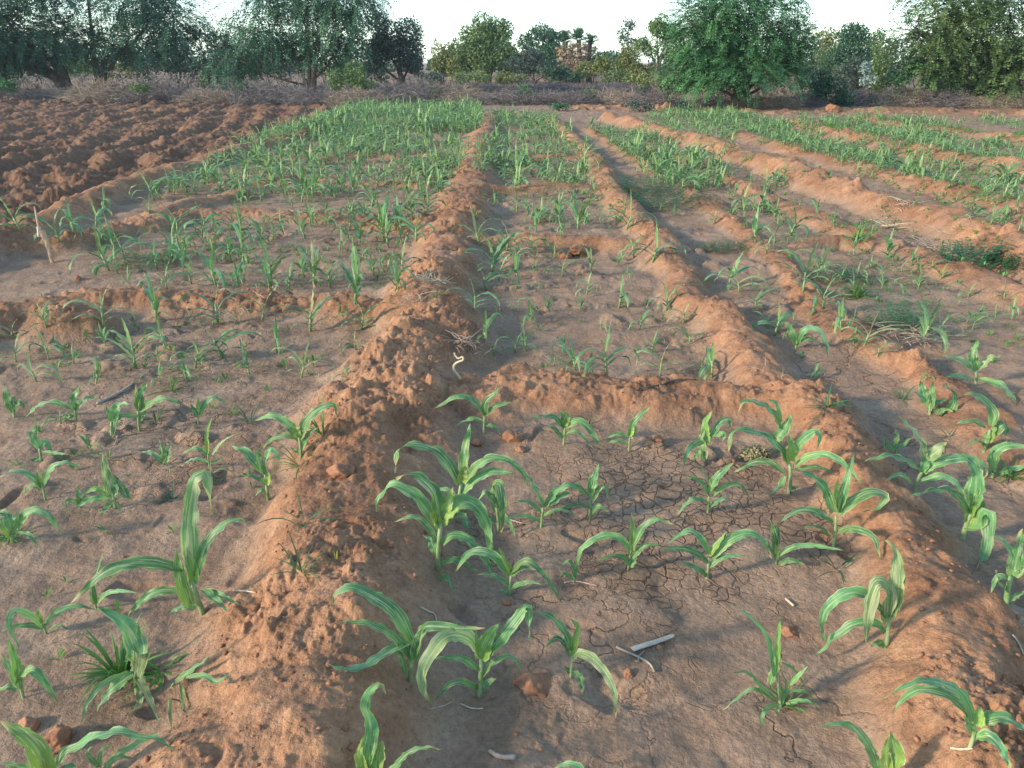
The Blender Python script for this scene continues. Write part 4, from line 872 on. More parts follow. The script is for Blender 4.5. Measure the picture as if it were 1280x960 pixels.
# ------------------------------------------------------------------ clods, crumbs, sticks
def clod_mesh(seed, sub=3, rough=.25):
    import bmesh
    bm = bmesh.new(); bmesh.ops.create_icosphere(bm, subdivisions=sub, radius=1.0)
    rr = random.Random(seed); sx, sy, sz = rr.uniform(.8, 1.25), rr.uniform(.75, 1.1), rr.uniform(.55, .85)
    pl = [Vector((rr.gauss(0, 1), rr.gauss(0, 1), rr.gauss(0, 1))).normalized() for _ in range(9)]
    from mathutils import noise as mn
    for v in bm.verts:
        p = v.co.copy(); k = 1.0
        for q in pl:
            d = p.dot(q)
            if d > .72: k = min(k, .72 / d)
        k *= 1 + rough * mn.fractal(p * 2.2 + Vector((seed, 0, 0)), .6, 2.0, 4) * .6
        v.co = Vector((p.x * sx, p.y * sy, p.z * sz)) * k
    me = bpy.data.meshes.new('soil_clod'); bm.to_mesh(me); bm.free()
    me.polygons.foreach_set('use_smooth', np.ones(len(me.polygons), bool)); me.materials.append(M_CLOD); return me
CL = [clod_mesh(i, 4) for i in range(6)]
def clod(px, py, rad, label, k=0, sink=.3):
    G = ground_at(px, py); o = link('soil_clod', CL[k % 6], None, G + Vector((0, 0, rad * (.6 - sink)))); o.scale = (rad,) * 3
    o.rotation_euler = (0, 0, k * 1.3); tag(o, label, 'clod')
clod(425, 592, .045, 'rounded clod half buried on the crest of the centre ridge', 0, .4)
clod(640, 550, .042, 'large brown clod at the left foot of the cross bund, beside the lone seedling', 1)
clod(650, 563, .024, 'smaller clod touching the front of the large one under the cross bund', 2)
clod(596, 556, .03, 'shaded clod left of the lone seedling by the ridge foot', 3)
clod(75, 928, .045, 'pinkish clod at the lower left beside the chewed leaf', 4)
clod(37, 910, .026, 'small flat clod left of the pinkish one', 5)
clod(665, 855, .05, 'broad sunken clod in the silt between two bottom seedlings', 0, .75)
clod(822, 550, .024, 'clod under the narrow slanting seedling, cross bund foot', 2)
clod(747, 714, .012, 'tiny clod by the symmetrical seedling', 3)
clod(785, 843, .020, 'small tan clod below the dry twig', 4, .5)
clod(825, 811, .010, 'tiny clod under the pale wood splinter', 5)
clod(633, 755, .014, 'tiny dark clod in front of the compact arching seedling', 1, .4)
clod(722, 318, .085, 'dark broken clod on the second bund of the middle bed', 3, .2)
clod(705, 322, .06, 'dark lump leaning against the left of the broken clod', 2, .3)
clod(1040, 140, .22, 'pale pointed clod at the back edge of the field on the right', 1, .2)
clod(985, 790, .03, 'low rounded clod right of the near seedling with scattered shoots', 0, .7)
clod(548, 690, .03, 'clod on the shaded ridge shoulder behind the largest maize', 4, .4)
clod(98, 350, .03, 'small grey stone-like clod on the left bank', 5)
def crumbs():
    r = random.Random(3); base = [clod_mesh(50 + i, 1, .5) for i in range(4)]
    geo = []
    for me in base:
        geo.append(([v.co.copy() for v in me.vertices], [tuple(p.vertices) for p in me.polygons]))
    mb = MB(); pts = []
    for _ in range(26000):
        y = 1.0 + 11 * r.random() ** 1.4; x = r.uniform(-1, 1) * (0.8 * y + .6); pts.append((x, y))
    xs = np.array([p[0] for p in pts]); ys = np.array([p[1] for p in pts]); z, lo = terrain(xs, ys)
    for (x, y), zz, l in zip(pts, z, lo):
        if r.random() > l * .6 + .02: continue
        s = (.0018 + .009 * r.random() ** 5) * (1 + .05 * y); vs, fs = geo[r.randrange(4)]; a = r.uniform(0, 6.28); ca, sa = math.cos(a), math.sin(a)
        k = len(mb.v)
        for v in vs: mb.add((x + (v.x * ca - v.y * sa) * s, y + (v.x * sa + v.y * ca) * s, zz + v.z * s + s * .3))
        for f in fs: mb.face(tuple(i + k for i in f))
    tag(link('soil_crumbs', mb.mesh('soil_crumbs', M_CLOD)), 'loose soil crumbs scattered over the ridges', 'soil crumbs', kind='stuff')
    for me in base: bpy.data.meshes.remove(me)
    print('crumb faces', len(mb.f))
crumbs()

def stick(name, pts, r0, r1, m, label, cat, hs=None, seg=8, branches=()):
    P = [ground_at(x, y) for x, y in pts]
    for i, p in enumerate(P): p.z += (hs[i] if hs else r0 * 1.2)
    G = P[0].copy(); mb = MB(); tube(mb, [p - G for p in P], r0, r1, seg, max(10, len(P) * 4), rough=.1)
    for b in branches:
        Q = [ground_at(x, y) for x, y in b]
        for q in Q: q.z += r1 * 2
        tube(mb, [q - G for q in Q], r1 * .8, r1 * .4, 5, 8)
    o = link(name, mb.mesh(name, m), None, G); return tag(o, label, cat)
# pale flat splinter
P = [ground_at(790, 814), ground_at(842, 797)]
mb = MB(); ax = (P[1] - P[0]); L = ax.length; ax.normalize(); sdv = Vector((-ax.y, ax.x, 0)).normalized(); ring = []
for i in range(13):
    t = i / 12; w = .0095 * (1 - .25 * t) * (1 if t < .93 else .55); th = .0014 * (1 + .2 * math.sin(i * 2.1)); c = ax * L * t + Vector((0, 0, .007 + .0006 * math.sin(i * .7)))
    cut = sdv * (.006 if i == 12 else 0)
    ring.append([mb.add(c - sdv * w - UPV * th), mb.add(c + sdv * w - UPV * th), mb.add(c + sdv * w + UPV * th * .4 + cut * 0), mb.add(c + sdv * w * .3 + UPV * th * 1.6), mb.add(c - sdv * w + UPV * th)])
for i in range(12):
    for k in range(5): mb.face((ring[i][k], ring[i][(k + 1) % 5], ring[i + 1][(k + 1) % 5], ring[i + 1][k]))
mb.face(tuple(reversed(ring[0]))); mb.face(tuple(ring[-1]))
tag(link('wood_splinter', mb.mesh('wood_splinter', M_BONE, False), None, P[0]), 'pale flat wood splinter lying on the near bed', 'splinter')
stick('dry_twig', [(770, 811), (785, 817), (800, 824), (812, 832), (818, 842)], .0035, .0028, M_TWIG, 'thin dry twig beside the pale splinter', 'twig', branches=[[(798, 822), (797, 830), (793, 827)], [(799, 822), (806, 815)]])
stick('wood_piece', [(612, 941), (622, 947), (632, 950), (644, 949)], .005, .006, M_TWIG, 'short thick brown root piece near the bottom edge', 'root piece')
stick('fallen_straw', [(576, 881), (590, 887), (604, 887)], .0022, .0018, M_STRAW, 'thin pale stem under the chewed-whorl maize', 'stem')
stick('fallen_straw', [(536, 888), (550, 885), (560, 881), (566, 878)], .002, .0016, M_TWIG, 'thin brown runner on silt below the bushy maize', 'stem')
stick('fallen_straw', [(705, 730), (718, 728), (732, 730), (746, 733)], .0028, .002, M_TWIG, 'brown root strand beside the tiny bent seedling', 'stem')
stick('fallen_straw', [(632, 649), (645, 653), (655, 656), (664, 655)], .003, .002, M_TWIG, 'root strand left of the tangled-tip seedling', 'stem')
stick('fallen_straw', [(982, 750), (992, 759)], .004, .004, M_STRAW, 'short straw bit on bare silt right of centre', 'stem')
stick('fallen_straw', [(1265, 795), (1272, 804), (1279, 820)], .003, .002, M_STRAW, 'pale bent straw near the right edge', 'stem')
stick('fallen_straw', [(292, 739), (307, 740), (320, 742)], .0028, .002, M_STRAW, 'pale straw on the ridge foot beside the torn-leaf maize', 'stem')
stick('fallen_straw', [(1188, 937), (1200, 940), (1215, 938)], .003, .002, M_STRAW, 'straw at the foot of the pale-stemmed corner maize', 'stem')
stick('fallen_straw', [(525, 760), (535, 765), (543, 770), (546, 778)], .003, .0015, M_STRAW, 'thin broken straw in the shaded hollow of the ridge foot', 'stem')
stick('fallen_straw', [(148, 548), (146, 552), (143, 558)], .005, .002, M_TWIG, 'small curled dry leaf stub in the left bed', 'stem')
stick('long_stick', [(122, 505), (140, 498), (155, 490), (168, 480)], .009, .005, M_TWIG, 'long grey-brown stick half buried across the left bed', 'stick', hs=[.004, .008, .008, .006])
stick('dry_log', [(830, 481), (842, 479), (856, 477), (870, 476)], .007, .004, M_BARK, 'grey-brown root lying along the cross bund', 'root')
stick('dry_log', [(795, 488), (812, 485), (832, 482)], .005, .003, M_BARK, 'thin branch touching the root on the cross bund', 'branch')
G = ground_at(574, 473); mb = MB()
tube(mb, [at_dist(x, y, G.y + dy) - G for x, y, dy in [(576, 474, 0), (568, 463, 0), (568, 456, 0), (574, 452, -.01), (579, 450, -.02), (578, 446, -.01), (573, 448, 0), (569, 444, .01), (568, 441, .01)]], .0075, .004, 7, 34, rough=.12)
tag(link('bleached_twig', mb.mesh('bleached_twig', M_STRAW), None, G), 'bleached curled root standing up from the centre ridge', 'root')
# stake at the far left
G = ground_at(66, 328); top = at_dist(52, 288, G.y); mb = MB(); tube(mb, [Vector((0, 0, -.05)), (top - G) * .5 + Vector((.006, 0, 0)), top - G], .012, .022, 7, 10, rough=.15); 
root = bpy.data.objects.new('wooden_stake', None); C.objects.link(root); root.location = G; tag(root, 'split wooden stake leaning left on the left bank', 'stake')
link('stake_shaft', mb.mesh('stake_shaft', M_STAKE, False), root)
mb = MB(); t2 = at_dist(43, 258, G.y); tube(mb, [top - G + Vector((-.02, 0, -.02)), (t2 - G)], .009, .006, 6, 6, rough=.1); link('upper_splinter', mb.mesh('upper_splinter', M_STAKE, False), root)
mb = MB(); tube(mb, [top - G + Vector((-.03, 0, -.05)), top - G + Vector((-.02, 0, .03))], .014, .016, 6, 4, rough=.2); link('knot', mb.mesh('knot', M_BONE, False), root)
# dried leaf clump on the right end of the cross bund
def dry_clump(px, py, R, n, label, m, s=.014):
    G = ground_at(px, py); r = random.Random(int(px)); mb = MB()
    for _ in range(n):
        a = Vector((r.gauss(0, 1), r.gauss(0, 1), abs(r.gauss(0, 1)))).normalized(); p = Vector((a.x * R, a.y * R * .8, a.z * R * .8)) * r.uniform(.7, 1.05)
        t = Vector((r.gauss(0, 1), r.gauss(0, 1), r.gauss(0, 1))).normalized(); L = s * r.uniform(.7, 1.8)
        blade(mb, [p, p + t * L * .5 + a * L * .35, p + t * L], s * r.uniform(.5, .9), a, 0.0, 5, 2, wave=.8, fold=.5, twist=r.uniform(-1, 1), r=r)
    o = link('dry_leaf_clump', mb.mesh('dry_leaf_clump', m), None, G); tag(o, label, 'leaf clump')
M_CLUMP = simple('dried_leaf', (.22, .2, .11), (.44, .38, .22), 45, .8, .1, .2, 0)
dry_clump(943, 572, .058, 420, 'crumpled olive-brown dried leaf clump at the right end of the cross bund', M_CLUMP)

def litter(px, py, R, n, L, w, m, label, seed):
    G = ground_at(px, py); r = random.Random(seed); mb = MB()
    for _ in range(n):
        q = R * math.sqrt(r.random()); a = r.uniform(0, 6.28); b = Vector((q * math.cos(a), q * math.sin(a) * .7, 0)); b.z = gz(G.x + b.x, G.y + b.y) - G.z + r.uniform(0, .03)
        t = r.uniform(0, 6.28); l = L * r.uniform(.4, 1.2); d = Vector((math.cos(t), math.sin(t), r.uniform(-.05, .35)))
        tube(mb, [b, b + d * l * .5 + Vector((0, 0, .012)), b + d * l + Vector((0, 0, r.uniform(-.01, .02)))], w, w * .5, 4, 5, r=r, cap=False)
    tag(link('dry_litter', mb.mesh('dry_litter', m), None, G), label, 'dry litter')
litter(540, 352, .09, 50, .09, .0022, M_STRAW, 'grey dry weed trash on top of the centre ridge', 1)
litter(583, 432, .10, 40, .09, .0022, M_TWIG, 'dull dry grass trash on the shaded side of the centre ridge', 2)
litter(520, 378, .05, 14, .10, .0025, M_TWIG, 'thin root fibres on the centre ridge below the grey trash', 3)
litter(1120, 262, .2, 22, .16, .003, M_STRAW, 'pale straw heap on the big lit ridge', 4)
litter(1165, 305, .30, 45, .2, .003, M_TWIG, 'grey dry twigs in the furrow before the big lit ridge', 5)
litter(1108, 286, .07, 26, .26, .004, M_STRAW, 'tan dry stubble beside the round grassy weed', 6)
litter(375, 268, .2, 40, .16, .003, M_STRAW, 'pale straw bits on the upper left bund', 7)
litter(1135, 425, .22, 50, .14, .003, M_TWIG, 'brown dry litter between the right bed and the small ridge', 8)
litter(300, 372, .3, 26, .09, .002, M_STRAW, 'thin straw litter along the left bed bund', 9)
litter(930, 385, .08, 9, .09, .002, M_TWIG, 'few brown root fibres on the lit face of the right ridge', 10)
litter(965, 470, .08, 7, .09, .002, M_TWIG, 'thin branched twig on the right ridge near its break', 11)
# ------------------------------------------------------------------ trees and bushes beyond the field
def leaf_quad(mb, p, d, s, n, w, tint=0.0):
    """small pointed leaf from p along d, width direction s"""
    mb.face((mb.add(p, tint), mb.add(p + d * n * .5 + s * w, tint), mb.add(p + d * n, tint), mb.add(p + d * n * .5 - s * w, tint)))
def rdir(r): return Vector((r.gauss(0, 1), r.gauss(0, 1), r.gauss(0, 1))).normalized()
def crown_spray(mb, c, R, n, L, leaf, r, droop=1.0, shell=.55):
    """drooping feathery sprays around the lobe"""
    for _ in range(n):
        a = rdir(r); a.z = a.z * .9 + .1
        q = shell + (1 - shell) * r.random() ** .6
        p = c + Vector((a.x * R[0], a.y * R[1], a.z * R[2])) * q
        out = Vector((a.x, a.y, a.z * .4 + .15)).normalized() + rdir(r) * .35; out.normalize()
        l = L * r.uniform(.5, 1.2); d = out.copy(); k = max(4, int(l / (leaf * .55))); tint = r.random() ** 2
        side = d.cross(UPV)
        if side.length < .1: side = Vector((1, 0, 0))
        side.normalize()
        for i in range(k):
            d = (d + Vector((0, 0, -1)) * droop * 1.6 / k).normalized(); p = p + d * (l / k)
            for s in (-1, 1):
                dd = (side * s * .9 + d * .5 + rdir(r) * .3).normalized()
                wv = (d + rdir(r) * .4).normalized()
                leaf_quad(mb, p, dd, wv, leaf * r.uniform(.7, 1.3), leaf * .24, tint)
def crown_leafy(mb, c, R, n, leaf, r, shell=.5):
    for _ in range(n):
        a = rdir(r); q = shell + (1 - shell) * r.random() ** .5
        p = c + Vector((a.x * R[0], a.y * R[1], a.z * R[2])) * q
        d = (a * .5 + rdir(r)).normalized(); s = d.cross(rdir(r)).normalized()
        leaf_quad(mb, p, d, s, leaf * r.uniform(.6, 1.3), leaf * .3, r.random() ** 2)
def tree(name, label, cat, bx, by, Y, lobes, foliage, kind='spray', dens=1.0, leaf=.11, L=.7, trunk=.14, droop=1.0, trunks=None, group=None, seed=1, sub=5, sparse=1.0):
    """bx,by: foot of the trunk read off the photograph; Y: its distance; lobes: (cx, cy, rx, ry) crown outline there"""
    r = random.Random(seed); foot = at_dist(bx, by, Y); foot.z = gz(foot.x, foot.y) - .05
    m = Y / ray(640, 100).y / F       # metres per pixel at that distance
    root = bpy.data.objects.new(name, None); C.objects.link(root); root.location = foot; tag(root, label, cat, group)
    cb, tb = MB(), MB(); feet = trunks or [(bx, trunk)]
    feet_w = []
    for tx, tr in feet:
        f = at_dist(tx, by, Y) - foot; f.z = -.1; feet_w.append((f, tr))
    for cx, cy, rx, ry in lobes:
        c = at_dist(cx, cy, Y) - foot; c.y += r.uniform(-.4, .4) * rx * m
        RX, RZ = rx * m, ry * m; RY = RX * .85
        f, tr = min(feet_w, key=lambda q: abs(q[0].x - c.x))
        if trunk > 0:
            fork = f + Vector(((c.x - f.x) * .15, 0, min(.45 * max(c.z, .5), 1.8)))
            tube(tb, [fork, fork * .5 + c * .5 + Vector((0, 0, -.1 * RZ)), c + Vector((0, 0, RZ * .2))], tr * .38, tr * .1, 6, 7, rough=.15, r=r)
            tube(tb, [f, f * .5 + fork * .5 + Vector((r.uniform(-.1, .1), 0, 0)), fork], tr * .8, tr * .5, 8, 6, rough=.12, r=r)
        for k in range(sub):
            a = rdir(r); cc = c + Vector((a.x * RX, a.y * RY, a.z * RZ)) * .52; R = Vector((RX, RY, RZ)) * r.uniform(.38, .62)
            area = (R.x * R.z) / (leaf * leaf)
            if kind == 'spray':
                n = int(area * 3.2 * dens * sparse) + 3; crown_spray(cb, cc, R, n, min(L, R.x * 1.3), leaf, r, droop)
            else:
                crown_leafy(cb, cc, R, int(area * 26 * dens * sparse), leaf, r, .35)
            if trunk > 0:
                for _ in range(2):
                    e = cc + Vector((r.uniform(-.6, .6) * R.x, r.uniform(-.6, .6) * R.y, r.uniform(-.3, .7) * R.z))
                    tube(tb, [c, (c + e) * .5 + Vector((0, 0, .1 * RZ)), e], tr * .1, tr * .03, 4, 4, rough=.1, r=r, cap=False)
    if tb.f: link('trunk', tb.mesh('trunk', M_BARK), root)
    link('crown', cb.mesh('crown', foliage, False), root)
    return root, len(cb.f)
tot = 0
def T(*a, **k):
    global tot
    root, n = tree(*a, **k); tot += n; return root

T('mesquite_tree', 'big dark feathery tree with two thick trunks at far left', 'tree', 82, 96, 44, [(10, 25, 75, 55), (100, -20, 100, 55), (185, 25, 58, 45), (60, 45, 60, 28), (-50, 50, 60, 50), (150, 62, 55, 26), (15, 75, 40, 18)], M_PROSB, trunks=[(82, .42), (122, .32)], dens=.52, leaf=.17, L=1.4, droop=.75, seed=3, sub=6)
T('acacia_tree', 'thin airy tree with sky showing through, between the two big left trees', 'tree', 262, 98, 46, [(250, 45, 28, 26), (290, 62, 35, 28), (262, 78, 40, 22)], M_GREY, kind='leafy', dens=.28, leaf=.15, trunk=.12, seed=4)
T('mesquite_tree', 'wide feathery tree with a single slim trunk, left of the round grey-green tree', 'tree', 389, 104, 38, [(380, -5, 85, 45), (315, 42, 50, 42), (445, 15, 42, 40), (375, 62, 52, 30), (305, 80, 40, 20), (420, 62, 38, 28)], M_PROSB, trunks=[(389, .17)], trunk=.17, dens=.45, leaf=.15, L=1.3, seed=5, sub=6)
T('round_tree', 'round dense grey-green tree at the left edge of the open sky', 'tree', 502, 101, 42, [(497, 55, 36, 38), (478, 45, 30, 28), (515, 70, 22, 28), (470, 72, 25, 22)], M_GREY, kind='leafy', dens=.9, leaf=.13, trunk=.2, seed=6)
T('green_bush', 'green bush with bare branches below, in front of the brush heaps', 'bush', 440, 118, 31, [(440, 94, 28, 18), (425, 100, 20, 14), (458, 102, 18, 12)], M_OLIVE, kind='leafy', dens=.7, leaf=.09, trunk=.05, seed=7)
T('green_bush', 'low vivid green bush at the left edge of the photo', 'bush', 5, 116, 34, [(5, 107, 20, 9), (-15, 104, 20, 12)], M_PROS, kind='leafy', dens=1, leaf=.09, trunk=.03, seed=8)
T('broad_tree', 'tall broad tree with layered crown, left of the open sky gap', 'tree', 610, 97, 60, [(595, 38, 24, 22), (620, 45, 24, 22), (600, 70, 34, 26), (635, 68, 22, 28), (572, 75, 22, 22), (618, 82, 30, 16)], M_OLIVE, kind='leafy', dens=1.0, leaf=.2, trunk=.3, seed=9, sub=7)
T('yellow_green_tree', 'lower yellowish tree leaning on the left of the tall broad tree', 'tree', 552, 97, 56, [(553, 68, 16, 24), (545, 85, 15, 14), (562, 82, 18, 16)], M_YELG, kind='leafy', dens=.9, leaf=.17, trunk=.15, seed=10)
T('round_tree', 'distant round tree crown behind the palms', 'tree', 678, 88, 78, [(678, 45, 22, 13), (690, 55, 22, 14), (664, 55, 18, 14), (678, 70, 30, 18)], M_PROSB, kind='leafy', dens=1.0, leaf=.24, trunk=.3, seed=11)
T('pale_bush', 'pale grey-green bush in front of the palms on the left', 'bush', 668, 98, 56, [(662, 68, 26, 14), (655, 84, 28, 14), (690, 88, 28, 12)], M_GREY, kind='leafy', dens=.9, leaf=.16, trunk=.08, seed=12)
T('green_bush', 'low rounded green bush at the foot of the palms', 'bush', 700, 101, 54, [(695, 92, 22, 10), (718, 95, 18, 8)], M_PROSB, kind='leafy', dens=1, leaf=.13, trunk=.05, seed=13)
T('yellow_green_bush', 'yellowish bush right of the palm skirt', 'bush', 740, 98, 55, [(738, 86, 20, 12), (752, 82, 14, 12), (728, 92, 16, 8)], M_YELG, kind='leafy', dens=.9, leaf=.15, trunk=.06, seed=14)
T('dark_bush', 'dark green bush in the sky gap right of the palms', 'bush', 756, 98, 60, [(752, 78, 12, 10), (762, 90, 16, 9)], M_PROSB, kind='leafy', dens=1, leaf=.15, trunk=.06, seed=15)
T('slender_tree', 'slender sparse tree standing alone in the sky gap', 'tree', 785, 95, 66, [(785, 32, 9, 9), (780, 46, 11, 9), (792, 52, 10, 9)], M_GREY, kind='leafy', dens=.7, leaf=.2, trunk=.14, seed=16)
T('yellow_green_tree', 'bushy yellow-green tree below the slender one', 'tree', 785, 100, 54, [(782, 70, 20, 15), (775, 86, 24, 13), (802, 82, 20, 18), (815, 92, 20, 10)], M_YELG, kind='leafy', dens=.85, leaf=.15, trunk=.12, seed=17)
T('broad_tree', 'mid-height olive tree touching the big feathery one', 'tree', 822, 98, 50, [(820, 28, 18, 14), (832, 45, 22, 20), (812, 55, 18, 18), (840, 70, 25, 22)], M_OLIVE, kind='leafy', dens=.8, leaf=.16, trunk=.16, seed=18)
T('mesquite_tree', 'big drooping feathery tree right of the open sky', 'tree', 925, 130, 27.5, [(925, 25, 75, 38), (870, 45, 45, 40), (975, 45, 42, 45), (920, 70, 70, 38), (860, 85, 35, 25), (985, 85, 32, 28), (925, 94, 62, 20), (940, -5, 60, 25), (1000, 60, 22, 30)], M_PROS, dens=.55, leaf=.095, L=1.1, trunk=.16, droop=.65, seed=19, sub=6)
T('yellow_green_tree', 'yellowish tree glimpsed behind the drooping feathery tree', 'tree', 1035, 105, 44, [(1035, 48, 22, 18), (1030, 70, 22, 20)], M_YELG, kind='leafy', dens=.8, leaf=.14, trunk=.12, seed=20)
T('broad_tree', 'mid-green tree between the two big right-hand trees', 'tree', 1058, 108, 42, [(1060, 55, 26, 22), (1050, 75, 30, 22), (1075, 80, 22, 22)], M_PROSB, kind='leafy', dens=.9, leaf=.13, trunk=.14, seed=21)
T('dark_bush', 'dark rounded bush under the gap between the right-hand trees', 'bush', 1040, 134, 29, [(1040, 104, 22, 20), (1028, 118, 18, 14), (1055, 120, 18, 12)], M_PROSB, kind='leafy', dens=1.0, leaf=.085, trunk=.05, seed=22)
T('yellow_green_tree', 'small olive tree left of the rightmost tree', 'tree', 1098, 110, 46, [(1098, 50, 15, 15), (1105, 70, 20, 20), (1090, 85, 18, 16)], M_OLIVE, kind='leafy', dens=.8, leaf=.14, trunk=.1, seed=23)
T('pale_shrub', 'shrub with pale bluish leaves and whitish stems beside the rightmost tree', 'bush', 1088, 125, 33, [(1084, 82, 8, 12), (1090, 98, 8, 12), (1080, 100, 7, 9)], simple('pale_blue_leaf', (.22, .33, .30), (.36, .48, .44), 3, .5, .2, .3, 0), kind='leafy', dens=.5, leaf=.12, trunk=.04, seed=24)
T('mesquite_tree', 'massive leafy tree filling the right edge', 'tree', 1228, 130, 29, [(1190, 50, 55, 42), (1245, 10, 60, 42), (1160, 65, 42, 35), (1270, 65, 50, 45), (1200, 88, 50, 28), (1190, 0, 50, 28), (1140, 40, 30, 30), (1255, 100, 50, 22), (1310, 40, 40, 60)], M_OLIVE, dens=.6, leaf=.11, L=.9, trunk=.2, droop=.6, seed=25, sub=6)
T('green_creeper', 'dark green bush under the left side of the rightmost tree', 'bush', 1150, 128, 28.5, [(1140, 90, 40, 18), (1175, 95, 35, 16)], M_PROS, kind='leafy', dens=.9, leaf=.1, trunk=.05, seed=26)
T('pale_shrub', 'small light green leafy shrub at the field edge under the drooping tree', 'bush', 852, 146, 25.5, [(852, 133, 14, 8), (862, 136, 10, 6)], M_GREY, kind='leafy', dens=1.0, leaf=.08, trunk=.03, seed=27)
T('green_bush', 'small green bush on the brush heap left of the drooping tree', 'bush', 803, 125, 31, [(803, 115, 12, 8)], M_PROSB, kind='leafy', dens=1.0, leaf=.08, trunk=.03, seed=28)
T('low_bush', 'low weedy bush at the end of the centre furrow', 'bush', 700, 141, 26.5, [(700, 134, 14, 5)], M_PROSB, kind='leafy', dens=1.0, leaf=.07, trunk=.02, seed=29)
T('low_bush', 'low weedy bush at the edge before the drooping tree’s shade', 'bush', 800, 142, 26, [(790, 133, 12, 7), (810, 135, 12, 6)], M_GREY, kind='leafy', dens=.9, leaf=.07, trunk=.02, seed=30)
for i, (px, py, lb) in enumerate([(172, 118, 'small green shrub poking from the brush below the two-trunk tree'), (300, 121, 'small green shrub in the brush right of the airy tree'), (545, 122, 'small grey-green shrub in the brush below the sky gap'), (655, 124, 'small green shrub in the brush left of the palms'), (735, 126, 'small green shrub in the brush below the palms'), (1165, 136, 'small green shrub at the field edge under the rightmost tree')]):
    T('wild_shrub', lb, 'shrub', px, py, 31, [(px, py - 10, 13, 8), (px + 9, py - 6, 9, 6)], M_PROS if i % 2 else M_OLIVE, kind='leafy', dens=.6, leaf=.08, trunk=.02, seed=300 + i, sub=4)
# trees that close the view on both sides, continuing the same rows
T('mesquite_tree', 'dark feathery tree past the left edge of the photo', 'tree', -150, 100, 40, [(-150, 10, 100, 60), (-190, 50, 80, 45), (-110, 50, 60, 40)], M_PROSB, trunk=.35, dens=.6, leaf=.2, L=1.4, seed=31)
T('mesquite_tree', 'leafy tree past the right edge of the photo', 'tree', 1420, 130, 33, [(1420, 20, 80, 60), (1380, 70, 60, 50), (1460, 70, 60, 45)], M_OLIVE, trunk=.25, dens=.6, leaf=.18, L=1.0, seed=32)
print('tree faces', tot)

for i, (px, py, Y, rx, ry, mt, lb) in enumerate([
 (25, 97, 52, 34, 22, M_GREY, 'grey shrub in the shade left of the two trunks'), (100, 97, 55, 30, 20, M_OLIVE, 'olive shrub seen between and behind the two trunks'), (150, 98, 52, 28, 22, M_YELG, 'yellow-green shrub right of the two trunks'),
 (195, 99, 50, 32, 26, M_GREY, 'grey shrub left of the thin airy tree'), (235, 100, 48, 28, 28, M_PROSB, 'dark shrub under the left of the thin airy tree'), (285, 100, 50, 28, 30, M_PROSB, 'dark shrub between the airy tree and the slim trunk'), (335, 102, 47, 34, 26, M_GREY, 'grey-green shrub left of the slim trunk'),
 (425, 103, 46, 26, 20, M_OLIVE, 'olive shrub behind the green bush'), (465, 104, 44, 20, 20, M_GREY, 'grey shrub at the left of the round tree'), (538, 104, 48, 18, 10, M_GREY, 'low grey shrub right of the round tree'), (590, 104, 50, 30, 8, M_OLIVE, 'low olive shrub under the broad tree'),
 (640, 104, 50, 22, 9, M_YELG, 'low yellowish shrub left of the pale bush'), (770, 104, 50, 22, 9, M_OLIVE, 'low olive shrub right of the palms'), (800, 108, 40, 24, 10, M_YELG, 'low dry yellowish shrub left of the drooping tree'),
 (845, 120, 31, 26, 16, M_OLIVE, 'dusty olive shrub under the left of the drooping tree'), (1010, 125, 33, 22, 24, M_PROSB, 'dark shrub right of the drooping tree'), (1070, 120, 36, 26, 24, M_GREY, 'grey shrub behind the pale-leaved one'), (1110, 122, 35, 24, 28, M_OLIVE, 'olive shrub left of the rightmost tree')]):
    T('wild_shrub', lb, 'shrub', px, py, Y, [(px, py - ry, rx, ry), (px + rx * .5, py - ry * .6, rx * .6, ry * .6), (px - rx * .5, py - ry * .7, rx * .6, ry * .7)], mt, kind='leafy', dens=.45 if i < 9 else .7, leaf=.0032 * Y, trunk=.03, seed=200 + i, sub=4)
# palms: dead-frond skirt below, fans on top
def palm(cx, cyt, Y, wpx, label, seed):
    r = random.Random(seed); foot = at_dist(cx, 99, Y); foot.z = gz(foot.x, foot.y) - .05; m = Y / ray(640, 100).y / F
    root = bpy.data.objects.new('palm_tree', None); C.objects.link(root); root.location = foot; tag(root, label, 'palm', 'palms in the far tree line')
    topz = (at_dist(cx, cyt, Y) - foot).z; R = wpx * m
    tb = MB(); tube(tb, [Vector((0, 0, -.1)), Vector((r.uniform(-.1, .1), 0, topz * .5)), Vector((0, 0, topz * .93))], .2, .16, 8, 6, rough=.1); link('trunk', tb.mesh('trunk', M_BARK), root)
    def fan(mb, p, d, s):
        side = d.cross(UPV); side = side.normalized() if side.length > .1 else Vector((1, 0, 0)); up = side.cross(d)
        for k in range(9):
            a = (k - 4) / 4 * 1.1; dd = (d * math.cos(a) + side * math.sin(a)).normalized()
            leaf_quad(mb, p, dd, (side * math.cos(a) - d * math.sin(a)), s * r.uniform(.8, 1.1), s * .06, r.random() ** 2)
    gm, dm = MB(), MB()
    for _ in range(110):
        a = r.uniform(0, 6.28); e = r.uniform(-.1, 1.4); d = Vector((math.cos(a) * math.cos(e), math.sin(a) * math.cos(e), math.sin(e))); p = Vector((0, 0, topz * .86)) + d * R * r.uniform(.3, 1.0)
        fan(gm, p, (d + Vector((0, 0, -.2))).normalized(), R * .34)
    for _ in range(420):
        a = r.uniform(0, 6.28); z = topz * r.uniform(.3, .86); d = Vector((math.cos(a) * .5, math.sin(a) * .5, -.85)).normalized(); p = Vector((math.cos(a) * R * r.uniform(.3, .8), math.sin(a) * R * .6, z))
        fan(dm, p, (d + rdir(r) * .5).normalized(), R * r.uniform(.12, .24))
    link('fronds', gm.mesh('fronds', M_PROSB, False), root); link('dead_fronds', dm.mesh('dead_fronds', M_PALMDRY, False), root)
